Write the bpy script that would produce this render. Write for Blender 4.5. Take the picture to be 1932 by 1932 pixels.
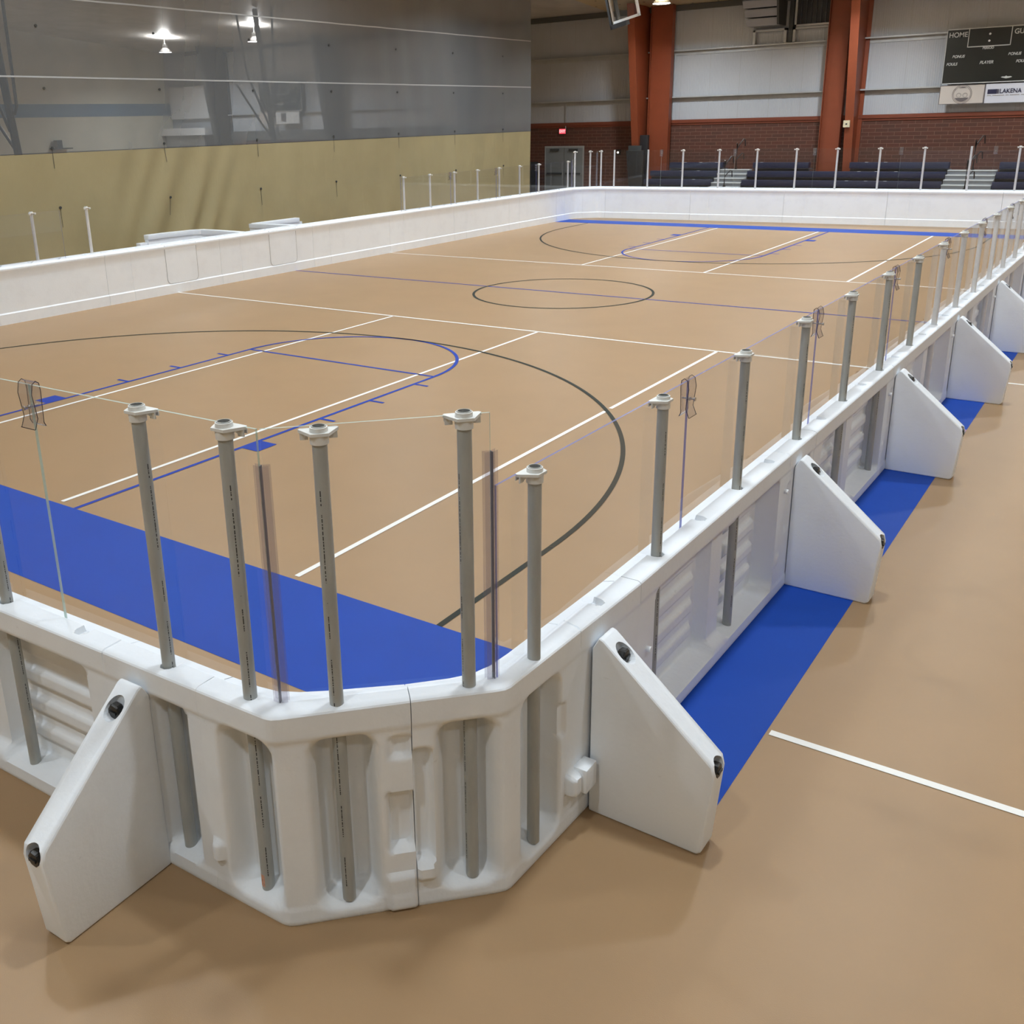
import bpy, bmesh, math, random
from mathutils import Vector, Matrix

random.seed(7)
for o in list(bpy.data.objects):
    bpy.data.objects.remove(o, do_unlink=True)
scn = bpy.context.scene
COL = scn.collection
PI = math.pi

# ------------------------------------------------------------------ camera
FPX, PCX, PCY = 1864.30, 818.15, 840.68
YAW, PITCH, ROLL = -0.6320, 0.3156, -0.0289
CAM = Vector((9.6524, -4.9917, 3.3496))
fwd = Vector((math.sin(YAW) * math.cos(PITCH), math.cos(YAW) * math.cos(PITCH), -math.sin(PITCH)))
r0 = Vector((math.cos(YAW), -math.sin(YAW), 0))
u0 = r0.cross(fwd)
rt = r0 * math.cos(ROLL) + u0 * math.sin(ROLL)
up = -r0 * math.sin(ROLL) + u0 * math.cos(ROLL)
cd = bpy.data.cameras.new('camera')
cam = bpy.data.objects.new('camera', cd)
COL.objects.link(cam)
M = Matrix.Identity(4)
for i in range(3):
    M[i][0], M[i][1], M[i][2], M[i][3] = rt[i], up[i], -fwd[i], CAM[i]
cam.matrix_world = M
cd.sensor_fit = 'HORIZONTAL'
cd.sensor_width = 36
cd.lens = FPX * 36 / 1932
cd.shift_x = (966 - PCX) / 1932
cd.shift_y = (PCY - 966) / 1932
cd.clip_start = 0.1
cd.clip_end = 200
scn.camera = cam

# ------------------------------------------------------------------ world, exposure
scn.view_settings.view_transform = 'Standard'
scn.view_settings.look = 'None'
scn.view_settings.gamma = 1
scn.view_settings.use_curve_mapping = False
scn.view_settings.exposure = 0.20
w = bpy.data.worlds.new('hall_air')
scn.world = w
w.use_nodes = True
w.node_tree.nodes['Background'].inputs[0].default_value = (0.80, 0.88, 1.0, 1)
w.node_tree.nodes['Background'].inputs[1].default_value = 0.20

# high-bay lamps: (x, y, watts)
LAMPS = [(x_, y_, p_) for x_ in (-6.5, 0.5, 7.5, 14.5) for y_, p_ in ((32, 240), (24, 260), (16, 250), (8, 230), (0, 200), (-8, 180)) if not (x_ > 14 and y_ > 24)]
LAMPS = [(a_, b_, c_ * (0.65 if a_ > 14 else 1.0)) for a_, b_, c_ in LAMPS]
LAMPS += [(-20, 20, 360), (-26.5, 31, 220), (-33.5, 31.5, 300), (-33, 16, 380)]
LAMP_RATIO_UP = 0.40
def ceil_z(y):
    return 7.56 + (36.0 - y) * 0.083


# ------------------------------------------------------------------ node materials
def new_mat(name):
    m = bpy.data.materials.new(name)
    m.use_nodes = True
    nt = m.node_tree
    b = nt.nodes['Principled BSDF']
    return m, nt, b

def N(nt, t, **kw):
    n = nt.nodes.new(t)
    for k, v in kw.items():
        if k == 'ins':
            for kk, vv in v.items():
                n.inputs[kk].default_value = vv
        else:
            setattr(n, k, v)
    return n

def L(nt, a, b):
    nt.links.new(a, b)

def sock(nt, coord='Object', scale=(1, 1, 1)):
    tc = N(nt, 'ShaderNodeTexCoord')
    mp = N(nt, 'ShaderNodeMapping')
    mp.inputs['Scale'].default_value = scale
    L(nt, tc.outputs[coord], mp.inputs['Vector'])
    return mp.outputs['Vector']

def mat(name, col, rough=0.5, metal=0.0, var=0.0, vscale=3.0, bump=0.0, bscale=60.0, spec=0.5, sss=0.0, stretch=(1, 1, 1), emit=None, estr=0.0):
    m, nt, b = new_mat(name)
    b.inputs['Base Color'].default_value = (*col, 1)
    b.inputs['Roughness'].default_value = rough
    b.inputs['Metallic'].default_value = metal
    b.inputs['Specular IOR Level'].default_value = spec
    v = None
    if var > 0:
        v = sock(nt, 'Object', stretch)
        nz = N(nt, 'ShaderNodeTexNoise', ins={'Scale': vscale, 'Detail': 5.0, 'Roughness': 0.6})
        L(nt, v, nz.inputs['Vector'])
        rp = N(nt, 'ShaderNodeValToRGB')
        lo = [max(0, c * (1 - var)) for c in col]
        hi = [min(1, c * (1 + var)) for c in col]
        rp.color_ramp.elements[0].position = 0.3
        rp.color_ramp.elements[0].color = (*lo, 1)
        rp.color_ramp.elements[1].position = 0.7
        rp.color_ramp.elements[1].color = (*hi, 1)
        L(nt, nz.outputs['Fac'], rp.inputs['Fac'])
        L(nt, rp.outputs['Color'], b.inputs['Base Color'])
    if bump > 0:
        v2 = sock(nt, 'Object')
        n2 = N(nt, 'ShaderNodeTexNoise', ins={'Scale': bscale, 'Detail': 3.0})
        L(nt, v2, n2.inputs['Vector'])
        bp = N(nt, 'ShaderNodeBump', ins={'Strength': bump, 'Distance': 0.01})
        L(nt, n2.outputs['Fac'], bp.inputs['Height'])
        L(nt, bp.outputs['Normal'], b.inputs['Normal'])
    if emit:
        b.inputs['Emission Color'].default_value = (*emit, 1)
        b.inputs['Emission Strength'].default_value = estr
    return m

TAN = (0.352, 0.224, 0.117)
M_FLOOR = mat('tan_court_surface', TAN, rough=0.40, var=0.035, vscale=1.3, bump=0.08, bscale=220, spec=0.35)
M_BLUE = mat('blue_court_paint', (0.010, 0.060, 0.36), rough=0.5, var=0.04, vscale=2, bump=0.06, bscale=220, spec=0.12)
M_LWHITE = mat('white_line_paint', (0.86, 0.84, 0.79), rough=0.5)
M_LDARK = mat('dark_green_line_paint', (0.024, 0.030, 0.025), rough=0.6, spec=0.15)
M_LBLUE = mat('blue_line_paint', (0.014, 0.048, 0.33), rough=0.6, spec=0.15)
M_LPINK = mat('faded_pink_line_paint', (0.45, 0.25, 0.38), rough=0.5)
def plastic():
    m, nt, b = new_mat('white_moulded_plastic')
    v = sock(nt, 'Object')
    nz = N(nt, 'ShaderNodeTexNoise', ins={'Scale': 2.3, 'Detail': 6.0, 'Roughness': 0.65})
    L(nt, v, nz.inputs['Vector'])
    rp = N(nt, 'ShaderNodeValToRGB')
    rp.color_ramp.elements[0].position = 0.30
    rp.color_ramp.elements[0].color = (0.85, 0.875, 0.905, 1)
    rp.color_ramp.elements[1].position = 0.52
    rp.color_ramp.elements[1].color = (0.895, 0.925, 0.955, 1)
    L(nt, nz.outputs['Fac'], rp.inputs['Fac'])
    # scuffs: small grey smears
    v3 = sock(nt, 'Object', (1, 1, 2.2))
    n3 = N(nt, 'ShaderNodeTexNoise', ins={'Scale': 9.0, 'Detail': 8.0, 'Roughness': 0.75})
    L(nt, v3, n3.inputs['Vector'])
    r3 = N(nt, 'ShaderNodeValToRGB')
    r3.color_ramp.elements[0].position = 0.24
    r3.color_ramp.elements[0].color = (0.74, 0.735, 0.72, 1)
    r3.color_ramp.elements[1].position = 0.36
    r3.color_ramp.elements[1].color = (1, 1, 1, 1)
    L(nt, n3.outputs['Fac'], r3.inputs['Fac'])
    mx = N(nt, 'ShaderNodeMix', data_type='RGBA', blend_type='MULTIPLY')
    mx.inputs[0].default_value = 0.8
    L(nt, rp.outputs['Color'], mx.inputs[6])
    L(nt, r3.outputs['Color'], mx.inputs[7])
    L(nt, mx.outputs[2], b.inputs['Base Color'])
    b.inputs['Roughness'].default_value = 0.48
    b.inputs['Specular IOR Level'].default_value = 0.35
    n2 = N(nt, 'ShaderNodeTexNoise', ins={'Scale': 35.0, 'Detail': 2.0})
    L(nt, v, n2.inputs['Vector'])
    bp = N(nt, 'ShaderNodeBump', ins={'Strength': 0.12, 'Distance': 0.01})
    L(nt, n2.outputs['Fac'], bp.inputs['Height'])
    L(nt, bp.outputs['Normal'], b.inputs['Normal'])
    return m
M_PLAST = plastic()
M_SLIT = mat('seam_shadow_grey', (0.45, 0.45, 0.44), rough=0.6)
M_PIPE = mat('grey_pvc_pipe', (0.40, 0.41, 0.39), rough=0.42, var=0.10, vscale=14, stretch=(1, 1, 0.25), bump=0.05, bscale=180)
M_PIPELIT = mat('pale_lit_pvc_pipe', (0.74, 0.74, 0.74), rough=0.4, var=0.04, vscale=10)  # paler copy of the pipe; brighter light on farther posts is in its colour
M_CAP = mat('pale_grey_moulded_cap', (0.78, 0.78, 0.75), rough=0.45)
M_PIPEIN = mat('pipe_bore', (0.20, 0.20, 0.19), rough=0.7)
M_INK = mat('black_pipe_print', (0.03, 0.03, 0.03), rough=0.6)
M_PAPER = mat('torn_orange_label', (0.65, 0.25, 0.12), rough=0.7, var=0.4, vscale=60)
M_KNOB = mat('black_rubber_knob', (0.010, 0.010, 0.010), rough=0.35)
M_STEEL = mat('zinc_bolt', (0.55, 0.55, 0.56), rough=0.3, metal=1.0)
M_STRIPWEB = mat('grey_strip_web', (0.16, 0.15, 0.19), rough=0.2)
M_DEDGE = mat('dark_acrylic_edge', (0.045, 0.040, 0.055), rough=0.25)

def glass(name, tint, refl=1.0, rough=0.0, haze=0.0, hcol=(0.8, 0.8, 0.8)):
    m, nt, b = new_mat(name)
    nt.nodes.remove(b)
    out = [n for n in nt.nodes if n.type == 'OUTPUT_MATERIAL'][0]
    tr = N(nt, 'ShaderNodeBsdfTransparent')
    tr.inputs[0].default_value = (*tint, 1)
    gl = N(nt, 'ShaderNodeBsdfGlossy')
    gl.inputs['Color'].default_value = (0.95 * refl, 0.95 * refl, 0.95 * refl, 1)
    gl.inputs['Roughness'].default_value = rough
    fr = N(nt, 'ShaderNodeFresnel', ins={'IOR': 1.5})
    ge = N(nt, 'ShaderNodeNewGeometry')
    inv = N(nt, 'ShaderNodeMath', operation='SUBTRACT')
    inv.inputs[0].default_value = 1.0
    L(nt, ge.outputs['Backfacing'], inv.inputs[1])
    fm = N(nt, 'ShaderNodeMath', operation='MULTIPLY')
    L(nt, fr.outputs[0], fm.inputs[0])
    L(nt, inv.outputs[0], fm.inputs[1])
    mx = N(nt, 'ShaderNodeMixShader')
    L(nt, fm.outputs[0], mx.inputs[0])
    L(nt, tr.outputs[0], mx.inputs[1])
    L(nt, gl.outputs[0], mx.inputs[2])
    last = mx
    if haze > 0:
        df = N(nt, 'ShaderNodeBsdfDiffuse')
        df.inputs[0].default_value = (*hcol, 1)
        m2 = N(nt, 'ShaderNodeMixShader')
        m2.inputs[0].default_value = haze
        L(nt, mx.outputs[0], m2.inputs[1])
        L(nt, df.outputs[0], m2.inputs[2])
        last = m2
    L(nt, last.outputs[0], out.inputs['Surface'])
    return m
M_GLASS = glass('clear_polycarbonate', (0.975, 0.978, 0.985), 0.8, 0.0, 0.0015)
M_GEDGEB = glass('blue_violet_glass_edge', (0.50, 0.52, 0.85), 0.6, 0.2, 0.45, (0.34, 0.36, 0.66))
M_GEDGEW = glass('pale_green_glass_edge', (0.75, 0.90, 0.84), 0.6, 0.2, 0.55, (0.66, 0.76, 0.70))
M_SMOKE = glass('smoky_clear_strip', (0.92, 0.91, 0.93), 1.0, 0.05, 0.085, (0.48, 0.48, 0.54))
M_CLIP = glass('clear_bent_clip', (0.92, 0.91, 0.92), 1.0, 0.04, 0.05, (0.6, 0.6, 0.6))

def brick():
    m, nt, b = new_mat('brown_brick')
    v = sock(nt, 'Object')
    sx = N(nt, 'ShaderNodeSeparateXYZ')
    L(nt, v, sx.inputs[0])
    cb = N(nt, 'ShaderNodeCombineXYZ')
    L(nt, sx.outputs['X'], cb.inputs['X'])
    L(nt, sx.outputs['Z'], cb.inputs['Y'])
    bt = N(nt, 'ShaderNodeTexBrick')
    bt.inputs['Scale'].default_value = 1.0
    bt.inputs['Brick Width'].default_value = 0.45
    bt.inputs['Row Height'].default_value = 0.135
    bt.inputs['Mortar Size'].default_value = 0.007
    bt.inputs['Mortar Smooth'].default_value = 0.2
    bt.inputs['Color1'].default_value = (0.100, 0.032, 0.018, 1)
    bt.inputs['Color2'].default_value = (0.078, 0.030, 0.019, 1)
    bt.inputs['Mortar'].default_value = (0.19, 0.105, 0.075, 1)
    L(nt, cb.outputs[0], bt.inputs['Vector'])
    L(nt, bt.outputs['Color'], b.inputs['Base Color'])
    b.inputs['Roughness'].default_value = 0.75
    bp = N(nt, 'ShaderNodeBump', ins={'Strength': 0.4, 'Distance': 0.01})
    L(nt, bt.outputs['Fac'], bp.inputs['Height'])
    bp.invert = True
    L(nt, bp.outputs['Normal'], b.inputs['Normal'])
    return m
M_BRICK = brick()

def siding():
    m, nt, b = new_mat('white_metal_siding')
    v = sock(nt, 'Object')
    sx = N(nt, 'ShaderNodeSeparateXYZ')
    L(nt, v, sx.inputs[0])
    ml = N(nt, 'ShaderNodeMath', operation='MULTIPLY')
    ml.inputs[1].default_value = 2 * PI / 0.152
    L(nt, sx.outputs['X'], ml.inputs[0])
    sn = N(nt, 'ShaderNodeMath', operation='SINE')
    L(nt, ml.outputs[0], sn.inputs[0])
    pw = N(nt, 'ShaderNodeMath', operation='POWER')
    ab = N(nt, 'ShaderNodeMath', operation='ABSOLUTE')
    L(nt, sn.outputs[0], ab.inputs[0])
    L(nt, ab.outputs[0], pw.inputs[0])
    pw.inputs[1].default_value = 6
    bp = N(nt, 'ShaderNodeBump', ins={'Strength': 0.35, 'Distance': 0.012})
    L(nt, pw.outputs[0], bp.inputs['Height'])
    L(nt, bp.outputs['Normal'], b.inputs['Normal'])
    # sheet joints
    md = N(nt, 'ShaderNodeMath', operation='MODULO')
    ad = N(nt, 'ShaderNodeMath', operation='ADD')
    ad.inputs[1].default_value = 100.0
    L(nt, sx.outputs['X'], ad.inputs[0])
    L(nt, ad.outputs[0], md.inputs[0])
    md.inputs[1].default_value = 1.22
    lt = N(nt, 'ShaderNodeMath', operation='LESS_THAN')
    lt.inputs[1].default_value = 0.018
    L(nt, md.outputs[0], lt.inputs[0])
    nz = N(nt, 'ShaderNodeTexNoise', ins={'Scale': 0.9, 'Detail': 4.0})
    L(nt, v, nz.inputs['Vector'])
    rp = N(nt, 'ShaderNodeValToRGB')
    rp.color_ramp.elements[0].color = (0.45, 0.47, 0.50, 1)
    rp.color_ramp.elements[1].color = (0.51, 0.53, 0.565, 1)
    L(nt, nz.outputs['Fac'], rp.inputs['Fac'])
    mx = N(nt, 'ShaderNodeMix', data_type='RGBA')
    L(nt, lt.outputs[0], mx.inputs[0])
    L(nt, rp.outputs['Color'], mx.inputs[6])
    mx.inputs[7].default_value = (0.42, 0.43, 0.44, 1)
    L(nt, mx.outputs[2], b.inputs['Base Color'])
    b.inputs['Roughness'].default_value = 0.55
    return m
M_SIDING = siding()

def ceiling_mat():
    m, nt, b = new_mat('gold_insulation_ceiling')
    v = sock(nt, 'Object')
    sx = N(nt, 'ShaderNodeSeparateXYZ')
    L(nt, v, sx.inputs[0])
    # staggered fastener dots: cells 1.05 x 1.3 m
    def mth(op, a, bb=None):
        n = N(nt, 'ShaderNodeMath', operation=op)
        if hasattr(a, 'default_value') or hasattr(a, 'links'):
            L(nt, a, n.inputs[0])
        else:
            n.inputs[0].default_value = a
        if bb is not None:
            if isinstance(bb, (int, float)):
                n.inputs[1].default_value = bb
            else:
                L(nt, bb, n.inputs[1])
        return n.outputs[0]
    yy = mth('DIVIDE', sx.outputs['Y'], 1.1)
    fl = mth('FLOOR', yy)
    par = mth('MULTIPLY', fl, 0.5)
    xx = mth('ADD', mth('DIVIDE', sx.outputs['X'], 1.05), par)
    fx = mth('SUBTRACT', mth('FRACT', xx), 0.5)
    fy = mth('SUBTRACT', mth('FRACT', yy), 0.5)
    d2 = mth('ADD', mth('POWER', mth('ABSOLUTE', fx), 2.0), mth('POWER', mth('ABSOLUTE', fy), 2.0))
    dot = mth('LESS_THAN', d2, 0.0019)
    nz = N(nt, 'ShaderNodeTexNoise', ins={'Scale': 1.2, 'Detail': 6.0})
    L(nt, v, nz.inputs['Vector'])
    rp = N(nt, 'ShaderNodeValToRGB')
    rp.color_ramp.elements[0].color = (0.55, 0.44, 0.27, 1)
    rp.color_ramp.elements[1].color = (0.74, 0.63, 0.42, 1)
    L(nt, nz.outputs['Fac'], rp.inputs['Fac'])
    mx = N(nt, 'ShaderNodeMix', data_type='RGBA')
    L(nt, dot, mx.inputs[0])
    L(nt, rp.outputs['Color'], mx.inputs[6])
    mx.inputs[7].default_value = (0.02, 0.02, 0.02, 1)
    L(nt, mx.outputs[2], b.inputs['Base Color'])
    b.inputs['Roughness'].default_value = 0.5
    b.inputs['Metallic'].default_value = 0.2
    bp = N(nt, 'ShaderNodeBump', ins={'Strength': 0.5, 'Distance': 0.15})
    L(nt, nz.outputs['Fac'], bp.inputs['Height'])
    L(nt, bp.outputs['Normal'], b.inputs['Normal'])
    return m
M_CEIL = ceiling_mat()
M_CEIL2 = mat('grey_insulation_ceiling', (0.55, 0.53, 0.50), rough=0.5, var=0.1, vscale=1.0)
M_CREAM = mat('cream_block_wall', (0.62, 0.585, 0.48), rough=0.8, var=0.04, vscale=1.5)
M_GREYSTRIPE = mat('blue_grey_wall_stripe', (0.12, 0.19, 0.27), rough=0.7)
M_GIRT = mat('galvanised_girt', (0.48, 0.49, 0.49), rough=0.45, metal=0.3, var=0.08, vscale=3)
M_GIRTD = mat('dark_eave_strut', (0.10, 0.10, 0.095), rough=0.6)
M_TRIM = mat('rust_red_trim', (0.19, 0.045, 0.020), rough=0.5)
M_RUST = mat('rust_orange_painted_steel', (0.235, 0.055, 0.022), rough=0.45, var=0.08, vscale=1.2)
M_DOOR = mat('grey_door_paint', (0.20, 0.215, 0.22), rough=0.5)
M_DFRAME = mat('pale_door_frame', (0.34, 0.35, 0.345), rough=0.5)
M_DARK = mat('black_vinyl', (0.016, 0.016, 0.018), rough=0.55)
M_DARK2 = mat('dark_grey_metal', (0.045, 0.048, 0.048), rough=0.5)
M_NAVY = mat('navy_bleacher_plastic', (0.012, 0.017, 0.050), rough=0.45, var=0.1, vscale=4)
M_ALU = mat('grey_bleacher_deck', (0.22, 0.23, 0.24), rough=0.5, metal=0.3)
M_DECK = mat('dark_deck_edge', (0.08, 0.085, 0.10), rough=0.5)
M_BRONZE = mat('dark_bronze_rail', (0.020, 0.012, 0.010), rough=0.4)
M_WHITE = mat('white_enamel', (0.80, 0.80, 0.80), rough=0.5)
M_BOARD = mat('black_scoreboard_face', (0.006, 0.008, 0.007), rough=0.4)
M_LETTER = mat('pale_letters', (0.55, 0.56, 0.55), rough=0.6)
M_SIGNP = mat('pinkish_sign_face', (0.60, 0.54, 0.49), rough=0.6)
M_SIGNW = mat('white_sign_face', (0.68, 0.69, 0.76), rough=0.6)
M_SINK = mat('grey_brown_sign_ink', (0.15, 0.13, 0.13), rough=0.6)
M_SINKL = mat('light_sign_ink', (0.36, 0.33, 0.30), rough=0.6)
M_NAVYINK = mat('navy_sign_ink', (0.02, 0.02, 0.06), rough=0.6)
M_RED = mat('lit_red_exit_face', (0.7, 0.03, 0.04), rough=0.5, emit=(1.0, 0.06, 0.09), estr=1.6)
M_EXITW = mat('exit_letters', (0.85, 0.45, 0.45), rough=0.5, emit=(1.0, 0.5, 0.5), estr=1.0)
M_CREAMBOX = mat('cream_plastic_box', (0.62, 0.55, 0.38), rough=0.5)
M_LENS = mat('lit_lamp_lens', (0.9, 0.9, 0.9), rough=0.5, emit=(1.0, 0.98, 0.95), estr=14.0)
M_LAMPCASE = mat('grey_lamp_housing', (0.35, 0.35, 0.35), rough=0.4, metal=0.6)
M_HOOD = mat('pale_grey_vent_hood', (0.36, 0.37, 0.40), rough=0.5)
M_SMALLLAMP = mat('small_lit_bulb', (0.9, 0.9, 0.85), rough=0.5, emit=(1, 0.95, 0.85), estr=6.0)

def vinyl():
    m, nt, b = new_mat('olive_vinyl_curtain')
    v = sock(nt, 'Object')
    nz = N(nt, 'ShaderNodeTexNoise', ins={'Scale': 0.8, 'Detail': 4.0})
    L(nt, v, nz.inputs['Vector'])
    rp = N(nt, 'ShaderNodeValToRGB')
    rp.color_ramp.elements[0].position = 0.3
    rp.color_ramp.elements[0].color = (0.355, 0.300, 0.165, 1)
    rp.color_ramp.elements[1].position = 0.7
    rp.color_ramp.elements[1].color = (0.395, 0.336, 0.188, 1)
    L(nt, nz.outputs['Fac'], rp.inputs['Fac'])
    L(nt, rp.outputs['Color'], b.inputs['Base Color'])
    b.inputs['Roughness'].default_value = 0.5
    b.inputs['Specular IOR Level'].default_value = 0.3
    v2 = sock(nt, 'Object', (1, 1, 0.35))
    n2 = N(nt, 'ShaderNodeTexNoise', ins={'Scale': 2.4, 'Detail': 4.0, 'Distortion': 0.6})
    L(nt, v2, n2.inputs['Vector'])
    bp = N(nt, 'ShaderNodeBump', ins={'Strength': 0.35, 'Distance': 0.06})
    L(nt, n2.outputs['Fac'], bp.inputs['Height'])
    L(nt, bp.outputs['Normal'], b.inputs['Normal'])
    return m
M_VINYL = vinyl()

def mesh_cloth():
    m, nt, b = new_mat('grey_mesh_netting')
    out = [n for n in nt.nodes if n.type == 'OUTPUT_MATERIAL'][0]
    b.inputs['Base Color'].default_value = (0.19, 0.20, 0.205, 1)
    b.inputs['Roughness'].default_value = 0.7
    tr = N(nt, 'ShaderNodeBsdfTransparent')
    mx = N(nt, 'ShaderNodeMixShader')
    lw = N(nt, 'ShaderNodeLayerWeight', ins={'Blend': 0.5})
    ma = N(nt, 'ShaderNodeMath', operation='MULTIPLY_ADD')
    ma.inputs[1].default_value = 0.50
    ma.inputs[2].default_value = 0.47
    L(nt, lw.outputs['Facing'], ma.inputs[0])
    L(nt, ma.outputs[0], mx.inputs[0])
    v2 = sock(nt, 'Object', (1, 1, 0.06))
    n2 = N(nt, 'ShaderNodeTexNoise', ins={'Scale': 2.2, 'Detail': 3.0, 'Distortion': 0.3})
    L(nt, v2, n2.inputs['Vector'])
    bp = N(nt, 'ShaderNodeBump', ins={'Strength': 0.5, 'Distance': 0.08})
    L(nt, n2.outputs['Fac'], bp.inputs['Height'])
    L(nt, bp.outputs['Normal'], b.inputs['Normal'])
    L(nt, tr.outputs[0], mx.inputs[1])
    L(nt, b.outputs[0], mx.inputs[2])
    L(nt, mx.outputs[0], out.inputs['Surface'])
    return m
M_MESH = mesh_cloth()
M_SEAM = mat('pale_curtain_seam', (0.45, 0.46, 0.46), rough=0.6)

# ------------------------------------------------------------------ object helpers
def link(name, me, mats, parent=None):
    o = bpy.data.objects.new(name, me)
    COL.objects.link(o)
    for m in (mats if isinstance(mats, (list, tuple)) else [mats]):
        me.materials.append(m)
    if parent is not None:
        o.parent = parent
    return o

def from_bm(name, bm, mats, parent=None, smooth=None, recalc=True):
    if recalc:
        bmesh.ops.recalc_face_normals(bm, faces=bm.faces)
    me = bpy.data.meshes.new(name)
    bm.to_mesh(me)
    bm.free()
    if smooth is not None:
        for p in me.polygons:
            p.use_smooth = True
        me.set_sharp_from_angle(angle=math.radians(smooth))
    return link(name, me, mats, parent)

def box(bm, x0, x1, y0, y1, z0, z1, mi=0):
    vs = [bm.verts.new(c) for c in ((x0, y0, z0), (x1, y0, z0), (x1, y1, z0), (x0, y1, z0), (x0, y0, z1), (x1, y0, z1), (x1, y1, z1), (x0, y1, z1))]
    for f in ((0, 3, 2, 1), (4, 5, 6, 7), (0, 1, 5, 4), (1, 2, 6, 5), (2, 3, 7, 6), (3, 0, 4, 7)):
        fc = bm.faces.new([vs[i] for i in f])
        fc.material_index = mi
    return vs

def tube(bm, pts, r, n=12, cap=True, mi=0):
    rings = []
    pts = [Vector(p) for p in pts]
    for i, p in enumerate(pts):
        d = (pts[min(i + 1, len(pts) - 1)] - pts[max(i - 1, 0)]).normalized()
        a = d.cross(Vector((0, 0, 1)))
        if a.length < 1e-3:
            a = Vector((1, 0, 0))
        a.normalize()
        b = d.cross(a)
        rr = r[i] if isinstance(r, (list, tuple)) else r
        rings.append([bm.verts.new(p + a * math.cos(2 * PI * k / n) * rr + b * math.sin(2 * PI * k / n) * rr) for k in range(n)])
    for i in range(len(rings) - 1):
        for k in range(n):
            f = bm.faces.new([rings[i][k], rings[i][(k + 1) % n], rings[i + 1][(k + 1) % n], rings[i + 1][k]])
            f.material_index = mi
    if cap:
        bm.faces.new(rings[0][::-1]).material_index = mi
        bm.faces.new(rings[-1]).material_index = mi

def prism(bm, poly, axis, a0, a1, mi=0):
    """extrude a 2-D polygon along axis 'x','y' or 'z'"""
    def mk(u, v, a):
        return {'x': (a, u, v), 'y': (u, a, v), 'z': (u, v, a)}[axis]
    lo = [bm.verts.new(mk(u, v, a0)) for u, v in poly]
    hi = [bm.verts.new(mk(u, v, a1)) for u, v in poly]
    n = len(poly)
    bm.faces.new(lo[::-1]).material_index = mi
    bm.faces.new(hi).material_index = mi
    for i in range(n):
        bm.faces.new([lo[i], lo[(i + 1) % n], hi[(i + 1) % n], hi[i]]).material_index = mi

def thing(name, label, cat, loc=(0, 0, 0), rz=0.0, group=None):
    o = bpy.data.objects.new(name, None)
    COL.objects.link(o)
    o.empty_display_size = 0.2
    o.location = loc
    o.rotation_euler = (0, 0, rz)
    return tag(o, label, cat, group)

def tag(o, label, cat, group=None):
    o['label'] = label
    o['category'] = cat
    if group:
        o['group'] = group
    return o

def struct(name, bm, mats, parent=None, smooth=None):
    o = from_bm(name, bm, mats, parent, smooth)
    if parent is None:
        o['kind'] = 'structure'
    return o

def dup(root, kids=True):
    r = root.copy()
    COL.objects.link(r)
    if kids:
        for c in root.children:
            d = c.copy()
            COL.objects.link(d)
            d.parent = r
            for g in c.children:
                e = g.copy()
                COL.objects.link(e)
                e.parent = d
    return r

def bevel(o, wdt, seg=2, ang=40):
    """apply a bevel straight into the mesh"""
    me = o.data
    bm = bmesh.new()
    bm.from_mesh(me)
    es = [e for e in bm.edges if len(e.link_faces) == 2 and e.calc_face_angle(0) > math.radians(ang)]
    bmesh.ops.bevel(bm, geom=es, offset=wdt, segments=seg, affect='EDGES', profile=0.6)
    bm.to_mesh(me)
    bm.free()
    for p in me.polygons:
        p.use_smooth = True
    me.set_sharp_from_angle(angle=math.radians(35))

def text_mesh(name, s, size, mat_, parent, loc, rot=(PI / 2, 0, 0), align='CENTER', bold=0.0, sx=1.0, shear=0.0):
    cu = bpy.data.curves.new(name, 'FONT')
    cu.body = s
    cu.size = size
    cu.align_x = align
    cu.align_y = 'CENTER'
    cu.extrude = 0.004
    cu.offset = bold
    cu.shear = shear
    t = bpy.data.objects.new(name, cu)
    COL.objects.link(t)
    bpy.context.view_layer.update()
    me = bpy.data.meshes.new_from_object(t)
    bpy.data.objects.remove(t)
    o = link(name, me, mat_, parent)
    me.materials.clear()
    me.materials.append(mat_)
    o.location = loc
    o.rotation_euler = rot
    o.scale = (sx, 1, 1)
    return o

def sstep(x):
    x = max(0.0, min(1.0, x))
    return x * x * (3 - 2 * x)

def sdbox(s, z, s0, s1, z0, z1, r):
    qx = abs(s - (s0 + s1) / 2) - (s1 - s0) / 2 + r
    qz = abs(z - (z0 + z1) / 2) - (z1 - z0) / 2 + r
    return math.hypot(max(qx, 0), max(qz, 0)) + min(max(qx, qz), 0) - r

# ------------------------------------------------------------------ room shell
XL, XR, YN, YF = -38.8, 22.0, -14.0, 36.0
FLOOR_MATS = [M_FLOOR, M_BLUE, M_LWHITE, M_LDARK, M_LBLUE, M_LPINK]
bm = bmesh.new()
Z1, Z2, Z3 = 0.0015, 0.003, 0.0045
def quad(x0, y0, x1, y1, z, mi):
    vs = [bm.verts.new(c) for c in ((x0, y0, z), (x1, y0, z), (x1, y1, z), (x0, y1, z))]
    bm.faces.new(vs).material_index = mi
def arc(cx, cy, r, a0, a1, wd, z, mi, n=96):
    prev = None
    for i in range(n + 1):
        a = a0 + (a1 - a0) * i / n
        cur = (bm.verts.new((cx + (r - wd / 2) * math.cos(a), cy + (r - wd / 2) * math.sin(a), z)),
               bm.verts.new((cx + (r + wd / 2) * math.cos(a), cy + (r + wd / 2) * math.sin(a), z)))
        if prev:
            bm.faces.new([prev[0], prev[1], cur[1], cur[0]]).material_index = mi
        prev = cur
quad(XL, YN, XR, YF, 0, 0)
H2 = 25.54
quad(-8.29, -1.14, 8.29, 0, Z1, 1)               # near blue band
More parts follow.
